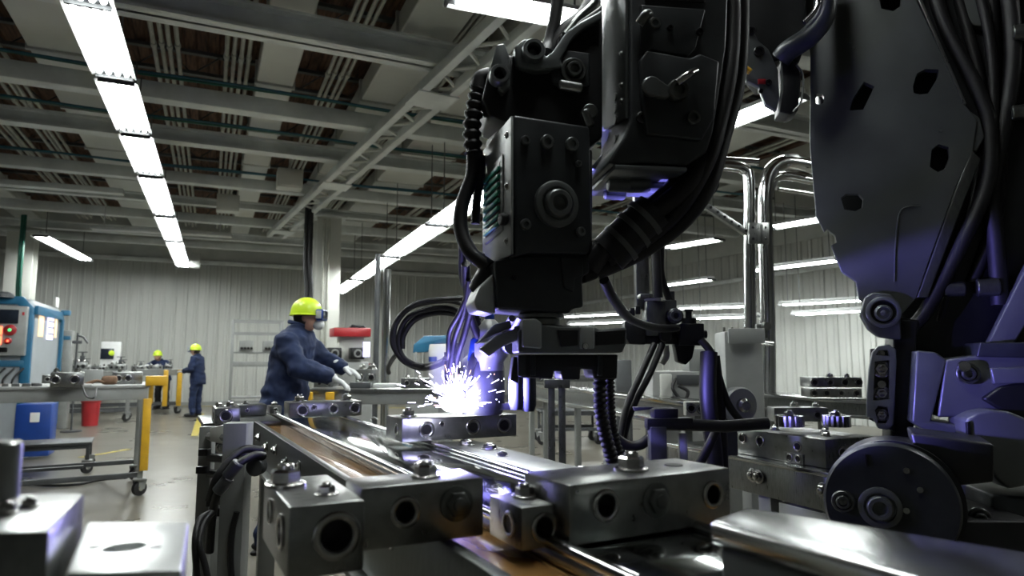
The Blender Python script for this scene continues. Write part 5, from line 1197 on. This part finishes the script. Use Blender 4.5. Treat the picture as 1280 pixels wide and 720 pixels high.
def fused(name, bm, m, parent, vox=.012, sm=6, wrinkle=0, label=None):
    me = bpy.data.meshes.new(name); bmesh.ops.recalc_face_normals(bm, faces=bm.faces[:]); bm.to_mesh(me); bm.free()
    o = bpy.data.objects.new(name, me); COL.objects.link(o)
    md = o.modifiers.new('r', 'REMESH'); md.mode = 'VOXEL'; md.voxel_size = vox
    ms = o.modifiers.new('s', 'SMOOTH'); ms.factor = .5; ms.iterations = sm
    bpy.context.view_layer.update(); dg = bpy.context.evaluated_depsgraph_get()
    nm = bpy.data.meshes.new_from_object(o.evaluated_get(dg)); bpy.data.objects.remove(o); nm.name = name
    if wrinkle:
        b = B(); b.from_mesh(nm); b.normal_update()
        for v in b.verts: v.co += v.normal*(noise.noise(v.co*V((7,7,14)) if False else V((v.co.x*7, v.co.y*7, v.co.z*15)))*wrinkle+noise.noise(v.co*30)*wrinkle*.35)
        b.to_mesh(nm); b.free()
    nm.shade_smooth(); nm.materials.clear(); nm.materials.append(MATS[m]); o = bpy.data.objects.new(name, nm); o.parent = parent; COL.objects.link(o)
    if label: o['label'] = label
    return o
def ellip(b, c, s, rot=None, sub=3):
    m_ = M.Translation(V(c))@(rot or M.Identity(4))@M.Diagonal((*s, 1)); bmesh.ops.create_icosphere(b, subdivisions=sub, radius=1, matrix=m_)
def person(label, loc, rz, hd, sh, elb, wr, hand_dir, hips, feet, knees, neck, coat_bottom, mask=False, goggles=True, pants='blue_cloth', hs=.88, tilt=0, vox=.012):
    T = thing('person', label, 'person', loc, rz); H = V(hd); pel = V(hips); nk = V(neck)
    chest = pel.lerp(nk, .72); mid = pel.lerp(nk, .35)
    # ---- one continuous body
    b = B()
    loft(b, [(pel-V((0,0,.10)), .10,.15), (pel, .12,.16), (mid, .11,.145), (chest, .12,.17), (chest.lerp(nk,.6), .10,.15), (nk, .06,.075)])
    capsule(b, [(nk-V((0,0,.05)), .06), (nk.lerp(H, .5), .054), (H-V((.01,0,.02)), .06)])
    g = bmesh.ops.create_uvsphere(b, u_segments=36, v_segments=26, radius=1)
    for v in g['verts']:
        x, y, z = v.co; wx = .098; wy = .078
        if z < 0: wx *= 1-.16*(-z)**1.5; wy *= 1-.30*(-z)**1.5
        px_ = x*wx+(.014 if z < -.2 and x > 0 else 0)
        if x > .7 and abs(y) < .30 and -.4 < z < .15: px_ += .030*(1-abs(y)/.30)*max(0, 1-abs(z+.2)/.35)
        if x > .6 and .02 < z < .3 and .12 < abs(y) < .6: px_ -= .010
        if x > .7 and -.64 < z < -.52 and abs(y) < .35: px_ -= .006
        v.co = H+V((px_, y*wy, z*.125))*hs
    for s_ in (-1, 1): ellip(b, H+V((-.005, s_*.080, -.005))*hs, V((.022,.012,.034))*hs, sub=2)
    for s_ in (0, 1):
        S_, E_, W_ = V(sh[s_]), V(elb[s_]), V(wr[s_]); kn, ft = V(knees[s_]), V(feet[s_]); hp = pel+V((0, .09*(1 if s_ == 0 else -1), -.08))
        capsule(b, [(chest+V((0,0,.06)), .07), (S_, .062), (E_, .044), (W_, .031)])
        capsule(b, [(hp, .09), (kn, .062), (ft+V((-.02,0,.10)), .045), (ft+V((.10,0,.045)), .04)])
    fused('body', b, 'skin', T, .010 if vox < .015 else .016, 3)
    for s_ in (-1, 1):
        b = B(); ellip(b, H+V((.090, s_*.032, .014))*hs, V((.008,.014,.008))*hs, sub=2); obj('eye', b, 'hair', T, True)
    b = B(); ellip(b, H+V((-.020,0,.006))*hs, V((.096,.086,.105))*hs)
    bmesh.ops.bisect_plane(b, geom=b.verts[:]+b.edges[:]+b.faces[:], plane_co=H+V((.02,0,-.02))*hs, plane_no=V((1,0,-.35)), clear_outer=True); obj('hair', b, 'hair', T, True)
    # hard hat
    hm = B(); hc = H+V((-.008,0,.052))*hs; g = bmesh.ops.create_uvsphere(hm, u_segments=36, v_segments=24, radius=1)
    for v in g['verts']:
        x, y, z = v.co; r_ = 1+(.035*math.exp(-(y/.10)**2) if z > .1 else 0); v.co = hc+V((x*.132*r_, y*.110, z*.118*r_))*hs
    bmesh.ops.bisect_plane(hm, geom=hm.verts[:]+hm.edges[:]+hm.faces[:], plane_co=hc-V((0,0,.028)), plane_no=V((0,0,-1)), clear_outer=True)
    for v in hm.verts:
        if v.co.z < hc.z-.005: v.co.x = hc.x+(v.co.x-hc.x)*1.05; v.co.y *= 1.04
    n0 = len(hm.verts); lathe(hm, hc+V((0,0,-.030)), V((0,0,1)), [(.100*hs, 0), (.140*hs,-.004), (.142*hs,.004), (.110*hs,.012)], 36, False)
    hm.verts.ensure_lookup_table()
    for v in hm.verts[n0:]:
        v.co.y = v.co.y*.86
        if v.co.x > hc.x+.06: v.co.x += .035*(v.co.x-hc.x-.06)/.06; v.co.z -= .006
    bmesh.ops.rotate(hm, cent=hc, matrix=M.Rotation(tilt, 3, 'Y'), verts=hm.verts[:])
    obj('hard_hat', hm, 'hivis', T, True, 'yellow-green hard hat')
    if goggles:
        b = B(); box(b, H+V((.125,0,.020))*hs, V((.062,.165,.095))*hs, bev=.012, seg=3); gg = obj('goggles', b, 'blue_deep', T, True, 'blue-framed goggles')
        b = B(); box(b, H+V((.158,0,.020))*hs, V((.006,.135,.07))*hs, bev=.003); obj('lens', b, 'screen', gg, True)
        for s_ in (-1, 1):
            b = B(); box(b, H+V((.124, s_*.0835, .020))*hs, V((.044,.005,.068))*hs, bev=.002); obj('side_lens', b, 'wall_upper', gg, True)
        b = B(); lathe(b, H+V((.0,0,.020))*hs, V((0,0,1)), [(.108*hs,-.012),(.111*hs,0),(.108*hs,.012)], 32, False)
        for v in b.verts: v.co.y = H.y+(v.co.y-H.y)*.86
        obj('strap', b, 'robot_black', gg, True)
    if mask:
        b = B(); ellip(b, H+V((.100,0,-.062))*hs, V((.050,.056,.048))*hs); obj('dust_mask', b, 'glove', T, True, 'white dust mask')
    # ---- coat
    b = B(); cb = V((pel.x-.015, pel.y, coat_bottom))
    loft(b, [(cb, .175,.215), (cb.lerp(pel, .6), .170,.205), (pel, .165,.20), (mid, .155,.19), (chest, .155,.205), (chest.lerp(nk,.5), .145,.19), (chest.lerp(nk,.85), .115,.14), (nk+V((0,0,.0)), .088,.095), (nk+V((.005,0,.035)), .080,.085)])
    for s_ in (0, 1):
        S_, E_, W_ = V(sh[s_]), V(elb[s_]), V(wr[s_])
        capsule(b, [(chest+V((0,0,.05)), .10), (S_, .084), (S_.lerp(E_, .5), .080), (E_, .078), (E_.lerp(W_, .5), .070), (E_.lerp(W_, .93), .060)], 20)
    coat = fused('work_coat', b, 'blue_cloth', T, vox, 5, .020, 'navy blue work coat')
    b = B(); pts = [nk+V((math.cos(a)*.066+.010, math.sin(a)*.070, .036-.016*math.cos(a))) for a in [k*math.pi/8 for k in range(17)]]; tube(b, pts, .016, 8, False); obj('collar', b, 'blue_cloth', coat, True)
    # ---- trousers
    b = B(); loft(b, [(pel-V((0,0,.14)), .125,.17), (pel+V((0,0,.05)), .13,.165)])
    for s_ in (0, 1):
        kn, ft = V(knees[s_]), V(feet[s_]); hp = pel+V((0, .09*(1 if s_ == 0 else -1), -.08))
        capsule(b, [(hp, .112), (hp.lerp(kn, .5), .10), (kn, .085), (kn.lerp(ft, .5), .08), (ft+V((-.01,0,.11)), .078)])
    fused('trousers', b, pants, T, max(vox, .014), 4, .018)
    for s_ in (0, 1):
        ft = V(feet[s_]); b = B(); ellip(b, ft+V((.05,0,.055)), (.15,.052,.05)); box(b, ft+V((.05,0,.014)), (.28,.10,.024), bev=.01); ellip(b, ft+V((-.02,0,.10)), (.06,.052,.07)); obj('boot', b, 'black_rubber', T, True)
    # ---- gloves: palm, four fingers, thumb
    for s_ in (0, 1):
        W_ = V(wr[s_]); d = V(hand_dir[s_]).normalized(); sd_ = d.cross(V((0,0,1))).normalized()*(1 if s_ == 0 else -1); nn = sd_.cross(d).normalized()
        if nn.z < 0: nn = -nn
        b = B(); rm = M((d, sd_, nn)).transposed().to_4x4()
        capsule(b, [(W_-d*.05, .044), (W_, .036), (W_+d*.02, .034)])
        box(b, (0,0,0), (.088,.086,.034), bev=.014, m=M.Translation(W_+d*.060)@rm, seg=3)
        for k in range(4):
            o_ = (1.5-k)*.0225; L_ = (.060,.068,.064,.050)[k]; kb = W_+d*.095+sd_*o_
            capsule(b, [(kb, .0135), (kb+d*L_*.42-nn*.006, .0125), (kb+d*L_*.78-nn*.014, .0125), (kb+d*L_*.98-nn*.026, .0115)], 10)
        tb = W_+d*.035+sd_*.040; capsule(b, [(tb, .016), (tb+d*.030+sd_*.018-nn*.010, .0135), (tb+d*.058+sd_*.014-nn*.022, .012)], 10)
        fused('glove', b, 'glove', T, .0055 if vox < .015 else .012, 3, .003, 'white glove')
    return T
# main worker
pw = P(368, 450, 5.05); rzw = YAW
s5 = 5.05/FPX
def L5(px, py, y=0): return ((px-368)*s5, y, 1.375+(450-py)*s5+.012)
person('worker in yellow hard hat, goggles, white mask and navy coat reaching over the workbench', (pw.x, pw.y, 0), rzw,
       L5(382, 399), (L5(371,428,.16), L5(367,431,-.17)), (L5(392,452,.20), L5(384,460,-.22)), (L5(423,461,.12), L5(420,472,-.13)), ((.85,-.05,-.35),(.85,.05,-.45)),
       L5(358, 497), ((.02,.13,0),(-.12,-.13,0)), ((.03,.12,.5),(-.06,-.12,.5)), L5(370, 413), .95, True, True)
pw = at(243, 521, 0)
person('far worker in yellow hard hat and navy overalls standing at the back with a tablet', (pw.x, pw.y, 0), R(180-24),
       (.06,0,1.60), ((.0,.19,1.40),(0,-.19,1.40)), ((.03,.26,1.16),(.05,-.25,1.14)), ((.26,.14,1.10),(.28,-.14,1.10)), ((1,-.2,0),(1,.2,0)),
       (-.03,0,.98), ((.0,.13,0),(-.02,-.13,0)), ((.02,.12,.5),(0,-.12,.5)), (.0,0,1.47), .78, False, True, hs=1, vox=.02)
b = B(); p = V((pw.x,pw.y,0))+M.Rotation(R(180-24),3,'Z')@V((.44,0,1.15)); box(b, p, (.22,.3,.02), rz=R(180-24), bev=.006); tag(obj('tablet', b, 'duct'), 'pale tablet held by the far standing worker', 'tablet')
pw = at(199, 513, 0)
person('far worker in yellow hard hat bending over the parts on the yellow-posted bench', (pw.x, pw.y+.45, 0), R(-120),
       (.26,0,1.48), ((.12,.19,1.30),(.12,-.19,1.30)), ((.24,.26,1.22),(.24,-.25,1.20)), ((.42,.14,1.24),(.44,-.14,1.24)), ((1,0,-.1),(1,0,-.1)),
       (-.06,0,.95), ((-.05,.15,0),(-.08,-.13,0)), ((.0,.14,.5),(-.02,-.12,.5)), (.14,0,1.36), .80, False, False, pants='robot_black', hs=1, vox=.02)
